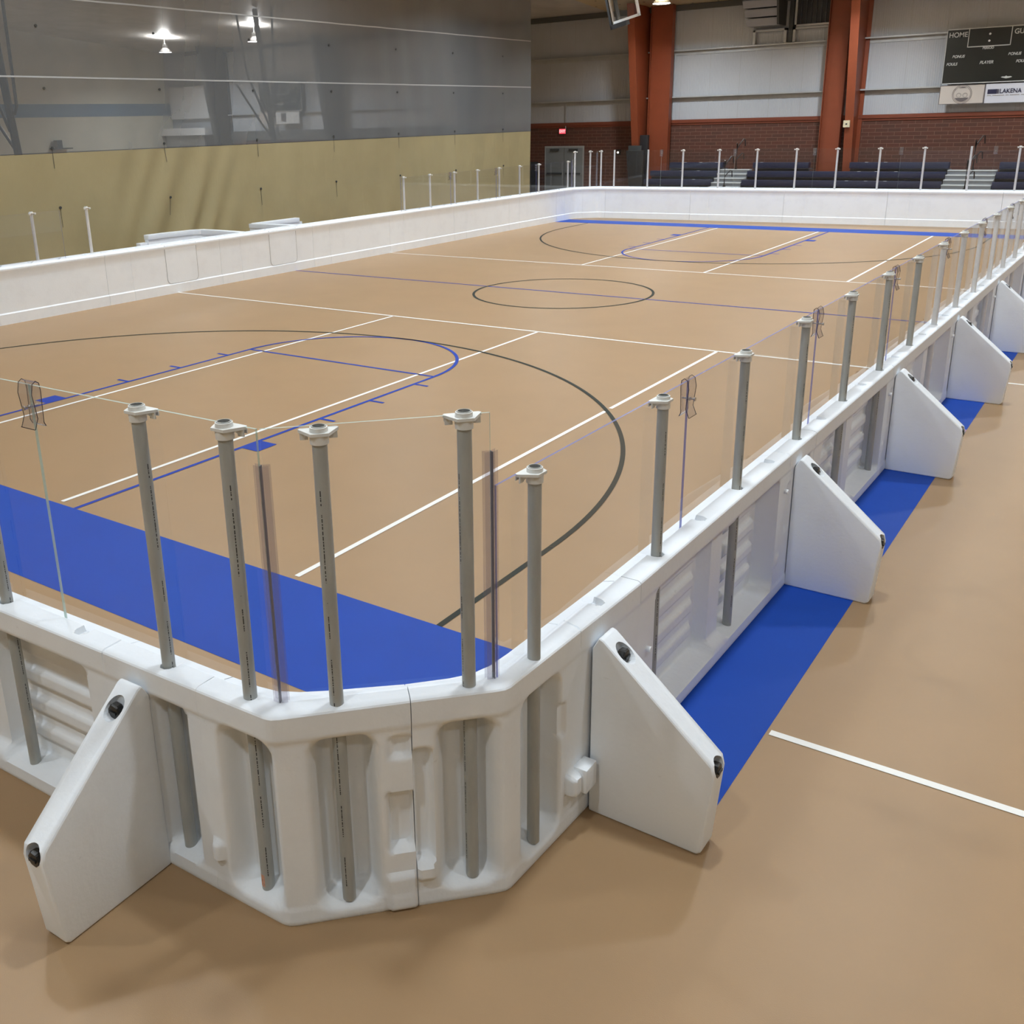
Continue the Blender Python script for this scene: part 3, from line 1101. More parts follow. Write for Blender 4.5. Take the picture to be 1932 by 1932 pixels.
def print_marks(t, h, ang, z0=0.1):
    """faint black print running up the pipe"""
    bm = bmesh.new()
    r = 0.0298
    a = [bm.verts.new((r * math.cos(ang + k), r * math.sin(ang + k), zz)) for zz in (z0, h - 0.15) for k in (-0.07, 0.07)]
    bm.faces.new([a[0], a[1], a[3], a[2]])
    return from_bm('pipe_print', bm, M_STRIP, t)

PT = 0.128    # post axis from the inner face
nearposts = []
# near end posts in the straight line
for i, (s, nm) in enumerate(((0.25, 'beside the left foreground brace'), (1.468, 'its top cut by the left picture edge'))):
    t = put_post(post_tall, at('near', s, PT, Z_FOOT), A_NEAR, 'tall grey pipe post of the near end, %s' % nm, 'tall posts around the near corner')
    nearposts.append(t)
t = put_post(post_tall, (6.853, -2.528, Z_FOOT), A_NEAR, 'tall grey pipe post left of the smoky corner strip, torn orange label at foot', 'tall posts around the near corner')
nearposts.append(t)
bm = bmesh.new()
vs = []
for zz in (0.02, 0.085):
    for aa in (0.9, 1.35, 1.8):
        vs.append(bm.verts.new((0.0300 * math.cos(aa), 0.0300 * math.sin(aa), zz)))
bm.faces.new([vs[0], vs[1], vs[4], vs[3]]); bm.faces.new([vs[1], vs[2], vs[5], vs[4]])
from_bm('label_remnant', bm, M_PAPER, t)
A_DIAG = math.atan2(-(1.89 - 2.59), -(7.71 - 7.03)) + 0
dv = Vector((7.03 - 7.71, -2.59 + 1.89, 0)).normalized()
A_DIAG = math.atan2(dv.y, dv.x)
t = put_post(post_tall, (7.190, -2.362, Z_FOOT - 0.01), A_DIAG, 'tall grey pipe post at the near corner, left one on the angled pane', 'tall posts around the near corner')
nearposts.append(t)
t = put_post(post_tall, (7.572, -1.945, Z_FOOT), A_DIAG, 'tall grey pipe post on the angled corner pane, just left of the right corner strip', 'tall posts around the near corner')
nearposts.append(t)
AR = SIDES['right'][3]
t = put_post(post_short, (7.690, -1.600, Z_FOOT), AR, 'short grey pipe post on the right half of the near corner board', 'low posts of the right side')
nearposts.append(t)
YR = [-0.29 + 1.218 * n for n in range(14)]
for i, y in enumerate(YR):
    t = put_post(post_short if i < 6 else wpost_short, at('right', sR(y), PT, Z_FOOT), AR, ('low grey' if i < 6 else 'low pale-lit') + ' pipe post holding the right side glass, %s one beyond the near corner board' % ORD[i], 'low posts of the right side')  # farther posts take the paler pipe, lamp light put into the colour
    if i < 5:
        nearposts.append(t)
for i, t in enumerate(nearposts):
    h = 2.1 if i < 5 else 1.85
    # print faces roughly towards the camera
    vcam = (CAM - Vector(t.location))
    loc_a = math.atan2(vcam.y, vcam.x) - t.rotation_euler.z
    off = [0.55, 0.55, 0.05, -0.35, -0.95, 0.5, 0.75, 0.75, 0.8, 0.8, 0.8][i]
    if i != 5:
        print_marks(t, h, loc_a + off, [0.9, 0.3, 0.05, 0.05, 0.1, 0, 0.1, 0.15, 0.6, 0.5, 0.5][i])
# left side low posts
YL = [17.35 + 1.218 * n for n in range(7)]
def sL(y):
    return (y - oL.y) / dL.y
AL = SIDES['left'][3]
for i, y in enumerate(YL):
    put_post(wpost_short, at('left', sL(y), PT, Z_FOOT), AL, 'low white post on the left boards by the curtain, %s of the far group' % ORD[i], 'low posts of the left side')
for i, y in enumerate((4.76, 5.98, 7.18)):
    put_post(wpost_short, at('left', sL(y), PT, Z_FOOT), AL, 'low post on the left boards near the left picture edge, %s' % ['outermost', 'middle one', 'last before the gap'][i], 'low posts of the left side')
def mirror(p):
    return Vector((CXF - p[0], CYF - p[1], p[2]))
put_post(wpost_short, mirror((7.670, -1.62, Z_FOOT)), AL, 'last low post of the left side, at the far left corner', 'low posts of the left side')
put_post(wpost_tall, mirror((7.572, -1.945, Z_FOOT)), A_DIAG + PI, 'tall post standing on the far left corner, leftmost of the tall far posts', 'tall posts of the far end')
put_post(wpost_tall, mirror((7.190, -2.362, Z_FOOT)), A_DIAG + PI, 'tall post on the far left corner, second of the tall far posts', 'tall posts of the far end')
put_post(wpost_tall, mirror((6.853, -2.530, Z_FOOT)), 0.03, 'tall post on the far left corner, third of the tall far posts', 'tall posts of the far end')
AF = SIDES['far'][3]
FARS = [0.25 + 1.218 * n for n in range(12)]
for i, s in enumerate(FARS):
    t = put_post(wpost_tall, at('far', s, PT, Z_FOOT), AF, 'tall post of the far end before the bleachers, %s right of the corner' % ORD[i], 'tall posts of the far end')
    if i in (0, 1, 9):
        for c in list(t.children):
            if c.name.startswith('post_cap'):
                bpy.data.objects.remove(c)

# ------------------------------------------------------------------ glass
GT = 0.084
def pane(p0, p1, z0, z1, label, group, edge):
    p0 = Vector((p0[0], p0[1], 0)); p1 = Vector((p1[0], p1[1], 0))
    d = (p1 - p0)
    ln = d.length
    bm = bmesh.new()
    hw = 0.0055
    vs = box(bm, 0, ln, -hw, hw, 0, z1 - z0)
    bm.faces.ensure_lookup_table()
    for f in bm.faces:
        if abs(f.calc_center_median().y) < hw * 0.5:
            f.material_index = 1
    o = from_bm('safety_glass', bm, [M_GLASS, edge])
    o.location = (p0.x, p0.y, z0)
    o.rotation_euler = (0, 0, math.atan2(d.y, d.x))
    return tag(o, label, 'glass pane', group)
ZG = 1.030
near_g = lambda s: at('near', s, GT)
BA, BB = (6.990, -2.487), (7.632, -1.842)
jn = 1.045
pane(near_g(jn + 2.436), near_g(jn + 0.003), ZG, 2.262, 'clear tall pane at the left edge of the near end', 'tall clear panes of the near end', M_GEDGEW)
pane(near_g(jn - 0.003), (BA[0] - 0.006, BA[1]), ZG, 2.262, 'clear tall pane of the near end left of the smoky corner strip', 'tall clear panes of the near end', M_GEDGEW)
pane((BA[0] + 0.006, BA[1] + 0.006), (BB[0] - 0.004, BB[1] - 0.006), ZG, 2.262, 'clear tall pane set at an angle across the near corner', 'tall clear panes of the near end', M_GEDGEW)
rg = lambda y: at('right', sR(y), GT)
JR = [0.14 + 2.436 * n for n in range(7)]
pane((BB[0] + 0.008, BB[1] + 0.012), rg(JR[0] - 0.003), ZG, 1.952, 'clear low pane of the right side, first from the near corner', 'low clear panes of the right side', M_GEDGEB)
for i in range(6):
    pane(rg(JR[i] + 0.003), rg(JR[i + 1] - 0.003), ZG, 1.952, 'clear low pane of the right side, %s from the near corner' % ORD[i + 1], 'low clear panes of the right side', M_GEDGEB)
lg = lambda y: at('left', sL(y), GT)
JL = [17.15, 19.52, 21.98, 24.42]
for i in range(3):
    pane(lg(JL[i] + 0.003), lg(JL[i + 1] - 0.003), ZG, 1.952, 'clear low pane before the olive curtain, %s of the far left run' % ORD[i], 'low clear panes of the left side', M_GEDGEB)
mA, mB = mirror((BA[0], BA[1], 0)), mirror((BB[0], BB[1], 0))
pane(lg(JL[3] + 0.003), (mB[0], mB[1] - 0.02), ZG, 1.952, 'clear low pane of the left side ending at the far corner', 'low clear panes of the left side', M_GEDGEB)
pane((mB[0] + 0.004, mB[1] + 0.006), (mA[0] - 0.006, mA[1] - 0.006), ZG, 2.262, 'clear tall pane set at an angle across the far left corner', 'tall clear panes of the far end', M_GEDGEW)
fg = lambda s: at('far', s, GT)
SF0 = 1.95
pane((mA[0] + 0.006, mA[1]), fg(SF0 - 0.003), ZG, 2.262, 'clear tall pane of the far end, first from the left corner', 'tall clear panes of the far end', M_GEDGEW)
for i in range(5):
    pane(fg(SF0 + 2.47 * i + 0.003), fg(SF0 + 2.47 * (i + 1) - 0.003), ZG, 2.262, 'clear tall pane of the far end, %s from the left corner' % ORD[i + 1], 'tall clear panes of the far end', M_GEDGEW)
pane(lg(4.0), lg(6.55), ZG, 1.952, 'clear low pane on the left boards at the left picture edge', 'low clear panes of the left side', M_GEDGEB)

# smoky corner strips (folded H profile over the glass bend)
def corner_strip(p, a0, a1, z0, z1, label):
    bm = bmesh.new()
    p = Vector((p[0], p[1], 0))
    for off in (-0.009, 0.011):
        prev = None
        d0 = Vector((math.cos(a0), math.sin(a0), 0)); d1 = Vector((math.cos(a1), math.sin(a1), 0))
        mid = (d0 + d1)
        nrm = mid.normalized()
        c = p + nrm * off
        def wing(d, col):
            n_ = Vector((-d.y, d.x, 0))
            poly = [c + n_ * 0.0012, c + d * 0.034 + n_ * 0.0012, c + d * 0.034 - n_ * 0.0012, c - n_ * 0.0012]
            prism(bm, [(q.x, q.y) for q in poly], 'z', z0, z1, col)
        wing(d0, 0); wing(d1, 0)
    # dark centre web and rims
    nrm = (Vector((math.cos(a0), math.sin(a0), 0)) + Vector((math.cos(a1), math.sin(a1), 0))).normalized()
    n2 = Vector((-nrm.y, nrm.x, 0))
    poly = [p - nrm * 0.009 + n2 * 0.0013, p + nrm * 0.011 + n2 * 0.0013, p + nrm * 0.011 - n2 * 0.0013, p - nrm * 0.009 - n2 * 0.0013]
    prism(bm, [(q.x, q.y) for q in poly], 'z', z0, z1, 1)
    o = from_bm('corner_strip', bm, [M_SMOKE, M_STRIPWEB])
    return tag(o, label, 'corner strip', 'smoky corner strips')
a_in = lambda p, q: math.atan2(q[1] - p[1], q[0] - p[0])
corner_strip((BA[0] + 0.0, BA[1]), a_in(BA, (6.5, -2.50)), a_in(BA, BB), 1.055, 2.115, 'smoky folded strip joining two tall panes, left of the middle corner post')
corner_strip((BB[0] + 0.0, BB[1]), a_in(BB, BA), a_in(BB, (7.64, -1.4)), 1.055, 2.10, 'smoky folded strip joining the angled pane and the low right pane')
corner_strip((mB[0], mB[1]), a_in((0, 0), (0.68, 0.7)), -PI / 2, 1.055, 2.0, 'thin smoky strip at the far left corner, left one')
corner_strip((mA[0], mA[1]), a_in((0, 0), (-0.68, -0.7)), 0.0, 1.055, 2.2, 'thin smoky strip at the far left corner, right one')

# clear bent clips over the glass joints
def build_clip():
    t = thing('glass_clip', 'x', 'clip')
    prof = [(-0.020, -0.200), (-0.011, -0.18), (-0.018, -0.03), (-0.014, 0.006), (0.0, 0.016), (0.016, 0.006), (0.026, -0.04), (0.013, -0.155), (0.034, -0.205), (0.040, -0.205)]
    bm = bmesh.new()
    w2 = 0.052
    th = 0.0042
    pts = [Vector((a, b)) for a, b in prof]
    nr = []
    for i in range(len(pts)):
        d = (pts[min(i + 1, len(pts) - 1)] - pts[max(i - 1, 0)]).normalized()
        nr.append(Vector((-d.y, d.x)))
    outp = [p + n_ * th for p, n_ in zip(pts, nr)]
    poly = [(p.x, p.y) for p in pts] + [(p.x, p.y) for p in reversed(outp)]
    # build as strip of quads to keep caps tidy
    n = len(pts)
    V = {}
    for sx in (-w2, w2):
        for i in range(n):
            V[(sx, i, 0)] = bm.verts.new((sx, pts[i].x, pts[i].y))
            V[(sx, i, 1)] = bm.verts.new((sx, outp[i].x, outp[i].y))
    for i in range(n - 1):
        for k in (0, 1):
            bm.faces.new([V[(-w2, i, k)], V[(w2, i, k)], V[(w2, i + 1, k)], V[(-w2, i + 1, k)]])
        for sx in (-w2, w2):
            bm.faces.new([V[(sx, i, 0)], V[(sx, i + 1, 0)], V[(sx, i + 1, 1)], V[(sx, i, 1)]]).material_index = 1
    for i in (0, n - 1):
        bm.faces.new([V[(-w2, i, 0)], V[(w2, i, 0)], V[(w2, i, 1)], V[(-w2, i, 1)]]).material_index = 1
    from_bm('clip_body', bm, [M_CLIP, M_DEDGE], t)
    bm = bmesh.new()
    tube(bm, [(0, -0.030, -0.105), (0, 0.045, -0.105)], 0.0045, 10)
    tube(bm, [(0, 0.012, -0.105), (0, 0.020, -0.105)], 0.011, 12)
    tube(bm, [(0, 0.040, -0.105), (0, 0.048, -0.105)], 0.011, 12)
    from_bm('clip_bolt', bm, M_STEEL, t, 40)
    return t
clip0 = build_clip()
first = [True]
def put_clip(p, ang, z, label, group='clear clips over the glass joints'):
    t = clip0 if first[0] else dup(clip0)
    first[0] = False
    t.location = (p[0], p[1], z)
    t.rotation_euler = (0, 0, ang)
    tag(t, label, 'clip', group)
put_clip(near_g(jn), A_NEAR, 2.264, 'clear bent clip with bolts over the near end glass joint, at the left edge')
for i in range(6):
    put_clip(rg(JR[i]), AR, 1.954, 'clear bent clip with bolt over the right side glass, %s joint from the near corner' % ORD[i])
for i in range(1, 4):
    put_clip(lg(JL[i]), AL, 1.954, 'small clear clip over the glass in front of the olive curtain, %s joint' % ORD[i - 1])
for i in range(5):
    put_clip(fg(SF0 + 2.47 * i), AF, 2.264, 'small clear clip over the far end glass, %s joint from the left' % ORD[i])

# ------------------------------------------------------------------ bench box boards behind the left boards
def wall_run(bm, pts, th, z0, z1, zl, lip=0.02):
    pts = [Vector((a, b, 0)) for a, b in pts]
    def ribbon(off, za, zb):
        ls, rs = [], []
        for i, p in enumerate(pts):
            d = Vector((0, 0, 0))
            if i > 0:
                d += (p - pts[i - 1]).normalized()
            if i < len(pts) - 1:
                d += (pts[i + 1] - p).normalized()
            d.normalize()
            n_ = Vector((-d.y, d.x, 0))
            ls.append(p + n_ * off)
            rs.append(p - n_ * off)
        poly = [(q.x, q.y) for q in ls] + [(q.x, q.y) for q in reversed(rs)]
        prism(bm, poly, 'z', za, zb)
    ribbon(th / 2, z0, zl)
    ribbon(th / 2 + lip, zl, z1)
bm = bmesh.new()
xb = at('left', sL(11.40), TH).x - 0.01
wall_run(bm, [(xb, 11.36), (-8.6, 11.42), (-9.06, 11.40), (-9.24, 11.20), (-9.36, 10.5), (-9.37, 9.96)], 0.13, 0, 1.065, 0.95)
o = from_bm('box_board', bm, M_PLAST); bevel(o, 0.01, 2)
tag(o, 'white bent board forming a player box behind the left boards, the nearer of two boxes', 'rink board', 'player box boards')
bm = bmesh.new(); box(bm, -9.45, -9.30, 9.72, 9.93, 0, 0.90)
o2 = from_bm('end_tongue', bm, M_PLAST, o); bevel(o2, 0.01, 2)
bm = bmesh.new()
xb = at('left', sL(13.10), TH).x - 0.01
wall_run(bm, [(xb, 13.10), (-9.02, 12.97)], 0.13, 0, 1.06, 0.95)
wall_run(bm, [(-9.02, 13.06), (-8.97, 14.62)], 0.13, 0, 1.06, 0.95)
o = from_bm('box_board', bm, M_PLAST); bevel(o, 0.01, 2)
tag(o, 'white T shaped boards of the farther player box behind the left boards', 'rink board', 'player box boards')
bm = bmesh.new(); box(bm, -9.02, -8.94, 14.66, 14.76, 0.55, 0.95)
from_bm('end_tongue', bm, M_PLAST, o)

# ------------------------------------------------------------------ divider curtain
XC = -10.6
def fold(y, z):
    g = math.exp(-((y - 12.3) / 1.5) ** 2)
    low = 1.0 if z < 2.95 else max(0.0, 1 - (z - 2.95) / 0.8)
    yy = y - 0.50 * (z - 2.2)
    a = 0.11 * g * math.sin(yy * 7.0 + 0.8 * math.sin(yy * 2.3)) * (0.35 + 0.65 * (1 - z / 3.2)) * low
    a += 0.018 * math.sin(y * 2.1 + 0.4 * z) + 0.010 * math.sin(y * 5.3 - z * 1.1)
    g2 = math.exp(-((y - 21.5) / 2.2) ** 2)
    a += 0.022 * g2 * math.sin((y + 0.15 * z) * 6.0)
    # lower edge bellies where it meets the floor
    a += 0.05 * max(0, 0.9 - z) * math.sin(y * 1.7)
    return a
def sheet(name, y0, y1, z0, z1, dy, dzz, mm, parent):
    bm = bmesh.new()
    ny = int((y1 - y0) / dy); nz_ = max(1, int((z1 - z0) / dzz))
    g = [[bm.verts.new((fold(y0 + (y1 - y0) * i / ny, z0 + (z1 - z0) * j / nz_), y0 + (y1 - y0) * i / ny, z0 + (z1 - z0) * j / nz_)) for j in range(nz_ + 1)] for i in range(ny + 1)]
    for i in range(ny):
        for j in range(nz_):
            bm.faces.new([g[i][j], g[i + 1][j], g[i + 1][j + 1], g[i][j + 1]])
    return from_bm(name, bm, mm, parent, 180)
cur = thing('divider_curtain', 'tall gym divider curtain left of the rink, olive vinyl below, grey mesh above', 'curtain', (XC, 0, 0))
YC0, YC1 = 1.0, 29.55
sheet('vinyl_skirt', YC0, YC1, 0.02, 2.935, 0.09, 0.12, M_VINYL, cur)
sheet('mesh_net', YC0, YC1, 2.935, 7.95, 0.18, 0.3, M_MESH, cur)
for z, wd in ((4.53, 0.035), (6.15, 0.035), (2.95, 0.012)):
    bm = bmesh.new()
    ny = 160
    prev = None
    for i in range(ny + 1):
        y = YC0 + (YC1 - YC0) * i / ny
        x = fold(y, z) + 0.008
        c = (bm.verts.new((x, y, z - wd / 2)), bm.verts.new((x, y, z + wd / 2)))
        if prev:
            bm.faces.new([prev[0], c[0], c[1], prev[1]])
        prev = c
    from_bm('seam_tape', bm, M_SEAM if z > 3 else M_DECK, cur, recalc=False)
for k in range(-1, 7):
    y = 8.65 + 3.15 * k
    for z in (1.76, 3.05, 4.30, 5.56):
        bm = bmesh.new()
        x = fold(y, z) + 0.014
        tube(bm, [(x - 0.01, y, z), (x + 0.012, y, z)], 0.030, 10)
        if z < 4:
            for a in range(4):
                za, zb = z - 0.11 * a, z - 0.11 * (a + 1)
                xa = fold(y, za) + 0.006; xb_ = fold(y, zb) + 0.006
                vs = [bm.verts.new((xa, y - 0.006, za)), bm.verts.new((xa, y + 0.006, za)), bm.verts.new((xb_, y + 0.006, zb)), bm.verts.new((xb_, y - 0.006, zb))]
                bm.faces.new(vs)
        from_bm('lift_cord_tie', bm, M_DARK2, cur)

# ------------------------------------------------------------------ far wall steel
def ibeam_column(x, label, M_RUST=M_RUST):
    t = thing('steel_column', label, 'column', (x, YF, 0), 0, 'tapered frame columns on the far wall')
    # local: court side flange tapers away from the wall with height
    def yin(z):
        return -0.78 - 0.16 * z
    bm = bmesh.new()
    H = ceil_z(YF) + 0.05
    hw = 0.15
    vs = []
    for z in (0.0, H):
        for xx in (-hw, hw):
            for dy in (0.0, 0.025):
                vs.append(bm.verts.new((xx, yin(z) + dy, z)))
    for f in ((0, 2, 3, 1), (4, 5, 7, 6), (0, 4, 6, 2), (1, 3, 7, 5), (0, 1, 5, 4), (2, 6, 7, 3)):
        bm.faces.new([vs[i] for i in f])
    from_bm('court_flange', bm, M_RUST, t)
    bm = bmesh.new()
    prism(bm, [(-0.05, 0), (yin(0) + 0.02, 0), (yin(H) + 0.02, H), (-0.05, H)], 'x', -0.01, 0.01)
    from_bm('web_plate', bm, M_RUST, t)
    bm = bmesh.new(); box(bm, -hw, hw, -0.05, 0.0, 0, H)
    from_bm('wall_flange', bm, M_RUST, t)
    return t
ibeam_column(-8.68, 'rust orange tapered steel column on the far wall, left one behind the black mats')
ibeam_column(-0.20, 'rust orange tapered steel column on the far wall, right one nearer the scoreboard')
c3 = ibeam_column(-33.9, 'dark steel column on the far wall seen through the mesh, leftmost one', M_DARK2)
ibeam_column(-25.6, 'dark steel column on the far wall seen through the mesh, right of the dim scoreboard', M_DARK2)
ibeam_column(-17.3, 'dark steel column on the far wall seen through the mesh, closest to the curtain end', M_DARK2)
def portal_column(x0, x1, label):
    t = thing('portal_column', label, 'column', ((x0 + x1) / 2, YF - 0.45, 0), 0, 'wide flat portal columns')
    w2 = (x1 - x0) / 2
    H = ceil_z(YF) + 0.05
    bm = bmesh.new(); box(bm, -w2, w2, 0.10, 0.13, 0, H)
    from_bm('web_plate', bm, M_RUST, t)
    for sx in (-1, 1):
        bm = bmesh.new(); a, b = sorted((sx * w2, sx * (w2 + 0.025))); box(bm, a, b, -0.02, 0.26, 0, H)
        from_bm('edge_flange', bm, M_RUST, t)
    return t
portal_column(-8.44, -7.56, 'wide flat rust orange column beside the left tapered column, at the bleachers end')
bm = bmesh.new(); box(bm, -8.52, -8.45, YF - 0.10, YF - 0.06, 0, ceil_z(YF) + 0.05)  # added dark red strip standing for the shaded flange and web here
o = from_bm('shade_plate', bm, M_TRIM); tag(o, 'narrow dark red plate added as shade between the left tapered column and wide column', 'plate')
pc = portal_column(-1.42, -0.72, 'wide flat rust orange column just left of the right tapered column')
bm = bmesh.new(); box(bm, -0.36, -0.14, YF - 1.33, YF - 1.23, 2.78, 3.02)
box(bm, -0.28, -0.22, YF - 1.34, YF - 1.32, 2.87, 2.92, 1)
# the box hangs on the column flange face
o = from_bm('call_box', bm, [M_CREAMBOX, M_DARK2]); o.location = (-0.02, 0.0, 0)
tag(o, 'small cream box fixed to the right steel column, above the bleachers', 'box')

# door, exit sign, conduit, small lights
bm = bmesh.new()
dx0, dx1 = -13.60, -11.62
box(bm, dx0, dx1, YF - 0.04, YF + 0.02, 2.12, 2.20); box(bm, dx0, dx0 + 0.06, YF - 0.04, YF + 0.02, 0, 2.12); box(bm, dx1 - 0.06, dx1, YF - 0.04, YF + 0.02, 0, 2.12)
fr = struct('door_1', bm, M_DFRAME)
for i, (a, b) in enumerate(((dx0 + 0.06, -12.62), (-12.60, dx1 - 0.06))):
    bm = bmesh.new(); box(bm, a, b, YF - 0.03, YF - 0.005, 0.01, 2.12)
    leaf = from_bm('door_leaf', bm, M_DOOR, fr)
    bm = bmesh.new(); box(bm, a + 0.25, b - 0.25, YF - 0.10, YF - 0.03, 1.98, 2.08)
    from_bm('door_closer', bm, M_DARK2, leaf)
    bm = bmesh.new(); box(bm, a + 0.08, b - 0.08, YF - 0.09, YF - 0.05, 0.98, 1.05)
    from_bm('push_bar', bm, M_DARK2, leaf)
bm = bmesh.new(); box(bm, -0.19, 0.19, -0.05, 0, -0.12, 0.12); o = from_bm('exit_sign', bm, M_DARK2)
bm = bmesh.new(); box(bm, -0.155, 0.155, -0.058, -0.048, -0.10, 0.10); from_bm('lit_face', bm, M_RED, o)
text_mesh('exit_lettering', 'EXIT', 0.15, M_EXITW, o, (0, -0.060, 0), bold=0.004)
o.location = (-12.70, YF, 2.83)
tag(o, 'red lit EXIT sign on the brick above the grey double door', 'sign')
bm = bmesh.new(); tube(bm, [(-12.55, YF - 0.03, 2.95), (-12.55, YF - 0.03, 4.0)], 0.02, 8)
o = from_bm('conduit_pipe', bm, M_GIRT); tag(o, 'thin grey conduit running up from the exit sign to the wall beam', 'pipe')
bm = bmesh.new(); box(bm, -0.09, 0.09, -0.08, 0, -0.12, 0.10); o = from_bm('wall_light', bm, M_BRONZE)
bm = bmesh.new(); tube(bm, [(0, -0.10, -0.02), (0, -0.08, -0.02)], 0.035, 12); from_bm('bulb', bm, M_SMALLLAMP, o)
o.location = (-9.95, YF, 1.93)
tag(o, 'small brown wall light with white bulb, left of the black mats', 'light')

# black mats around the left column base
bm = bmesh.new(); prism(bm, [(-8.62, 0.0), (-8.10, 0.0), (-8.06, 2.03), (-8.86, 2.03)], 'y', YF - 1.62, YF - 1.45)
o = from_bm('padded_mat', bm, M_DARK); bevel(o, 0.03, 2); tag(o, 'black padded mat leaning on the left steel column, wide front one', 'mat', 'black mats at the left column')
bm = bmesh.new(); prism(bm, [(-8.80, 0.0), (-8.36, 0.0), (-8.30, 2.22), (-8.88, 2.22)], 'y', YF - 1.36, YF - 1.27)
o = from_bm('padded_mat', bm, M_DARK2); bevel(o, 0.02, 2); tag(o, 'black padded mat behind the wide one at the left steel column, with ribbed edge', 'mat', 'black mats at the left column')
bm = bmesh.new(); box(bm, -8.66, -8.30, YF - 0.72, YF - 0.55, 0, 2.62)
o = from_bm('column_pad', bm, M_DARK); bevel(o, 0.02, 2); tag(o, 'tall narrow black pad behind the leaning mats, highest of them', 'mat', 'black mats at the left column')
# dark cart by the door, half behind the curtain end
t = thing('equipment_cart', 'dark cart standing left of the grey door behind the curtain end', 'cart', (-13.95, YF - 0.9, 0))
bm = bmesh.new(); box(bm, -0.35, 0.35, -0.3, 0.3, 0.18, 1.55); o = from_bm('cart_body', bm, M_DARK, t); bevel(o, 0.03, 2)
for sx in (-0.28, 0.28):
    for sy in (-0.22, 0.22):
        bm = bmesh.new(); tube(bm, [(sx - 0.02, sy, 0.06), (sx + 0.02, sy, 0.06)], 0.06, 12); from_bm('wheel', bm, M_DARK2, t)

# ------------------------------------------------------------------ bleachers
def bleacher(x0, x1, label, top_gaps=(), last=5):
    t = thing('bleacher_bank', label, 'bleachers', ((x0 + x1) / 2, 32.3, 0), 0, 'navy bleacher banks')
    ox = (x0 + x1) / 2
    for i in range(last):
        y = 0.6 * i
        z = 0.36 + 0.295 * i
        segs = [(x0, x1)]
        if i == 4:
            segs = []
            c = x0
            for g0, g1 in top_gaps:
                if g0 > c:
                    segs.append((c, g0))
                c = g1
            if c < x1:
                segs.append((c, x1))
        for a, b in segs:
            bm = bmesh.new(); box(bm, a - ox, b - ox, y, y + 0.27, z - 0.21, z)
            o = from_bm('seat_row', bm, M_NAVY, t); bevel(o, 0.012, 2)
            bm = bmesh.new(); box(bm, a - ox, b - ox, y + 0.14, y + 0.62, z - 0.275, z - 0.235)
            box(bm, a - ox, b - ox, y + 0.16, y + 0.19, 0.0, z - 0.275, 1)
            from_bm('foot_deck', bm, [M_DECK, M_DARK], t)
    return t
b1 = bleacher(-7.62, -4.83, 'navy bleacher bank at the left end, below the left wide column', ((-7.62, -7.05),))
b2 = bleacher(-3.62, 3.30, 'navy bleacher bank in the middle, behind the far end glass', ((-1.50, -0.03),))
b3 = bleacher(4.86, 10.4, 'navy bleacher bank at the right, under the scoreboard side')
def seat_marks(t, ox, pts):
    for x, i in pts:
        bm = bmesh.new()
        y, z = 0.6 * i, 0.36 + 0.295 * i
        box(bm, x - ox - 0.05, x - ox + 0.05, y + 0.03, y + 0.13, z, z + 0.006)
        from_bm('seat_number_plate', bm, M_WHITE, t)
seat_marks(b1, -6.225, [(-6.4, 4), (-5.75, 4), (-5.1, 4), (-6.3, 3), (-5.6, 3), (-5.55, 2)])
seat_marks(b2, -0.16, [(0.55, 4), (1.2, 4), (0.45, 3), (1.05, 3), (1.7, 3), (0.2, 2), (0.85, 2), (1.5, 2), (-3.3, 4)])
def aisle(x0, x1, label):
    xm = (x0 + x1) / 2
    t = thing('aisle_stair', label, 'stairs', (xm, 32.3, 0), 0, 'grey bleacher aisle stairs')
    hw = (x1 - x0) / 2 - 0.02
    for i in range(4):
        y, z = 0.6 * i, 0.36 + 0.295 * i
        bm = bmesh.new(); box(bm, -hw, hw, y + 0.02, y + 0.32, 0.02, z - 0.13); box(bm, -hw, hw, y + 0.0, y + 0.32, z - 0.13, z - 0.10, 1)
        from_bm('half_step', bm, [M_ALU, M_LETTER], t)
        bm = bmesh.new(); box(bm, -hw, hw, y + 0.32, y + 0.62, 0.02, z + 0.02); box(bm, -hw, hw, y + 0.30, y + 0.62, z + 0.02, z + 0.05, 1)
        from_bm('full_step', bm, [M_ALU, M_LETTER], t)
    for i in (1, 3):
        y, z = 0.6 * i + 0.45, 0.36 + 0.295 * i + 0.05
        bm = bmesh.new()
        tube(bm, [(0, y, z), (0, y, z + 0.92), (0.0, y - 0.06, z + 0.98)], 0.024, 8)
        tube(bm, [(0.0, y, z + 0.78), (0.06, y + 0.06, z + 0.92), (0.16, y + 0.2, z + 1.12), (0.21, y + 0.24, z + 1.12), (0.23, y + 0.25, z + 0.86)], 0.022, 8)
        tube(bm, [(0.0, y, z + 0.36), (0.07, y + 0.05, z + 0.48), (0.15, y + 0.15, z + 0.60), (0.20, y + 0.2, z + 0.58), (0.22, y + 0.2, z + 0.36)], 0.020, 8)
        tube(bm, [(0, y, z), (0, y, z + 0.05)], 0.055, 10)
        from_bm('hand_rail', bm, M_BRONZE, t, 40)
    return t
aisle(-4.83, -3.62, 'pale grey aisle steps with dark hand rail between the left and middle bleacher banks')
aisle(3.30, 4.86, 'pale grey aisle steps with dark hand rail right of the middle bleacher bank')

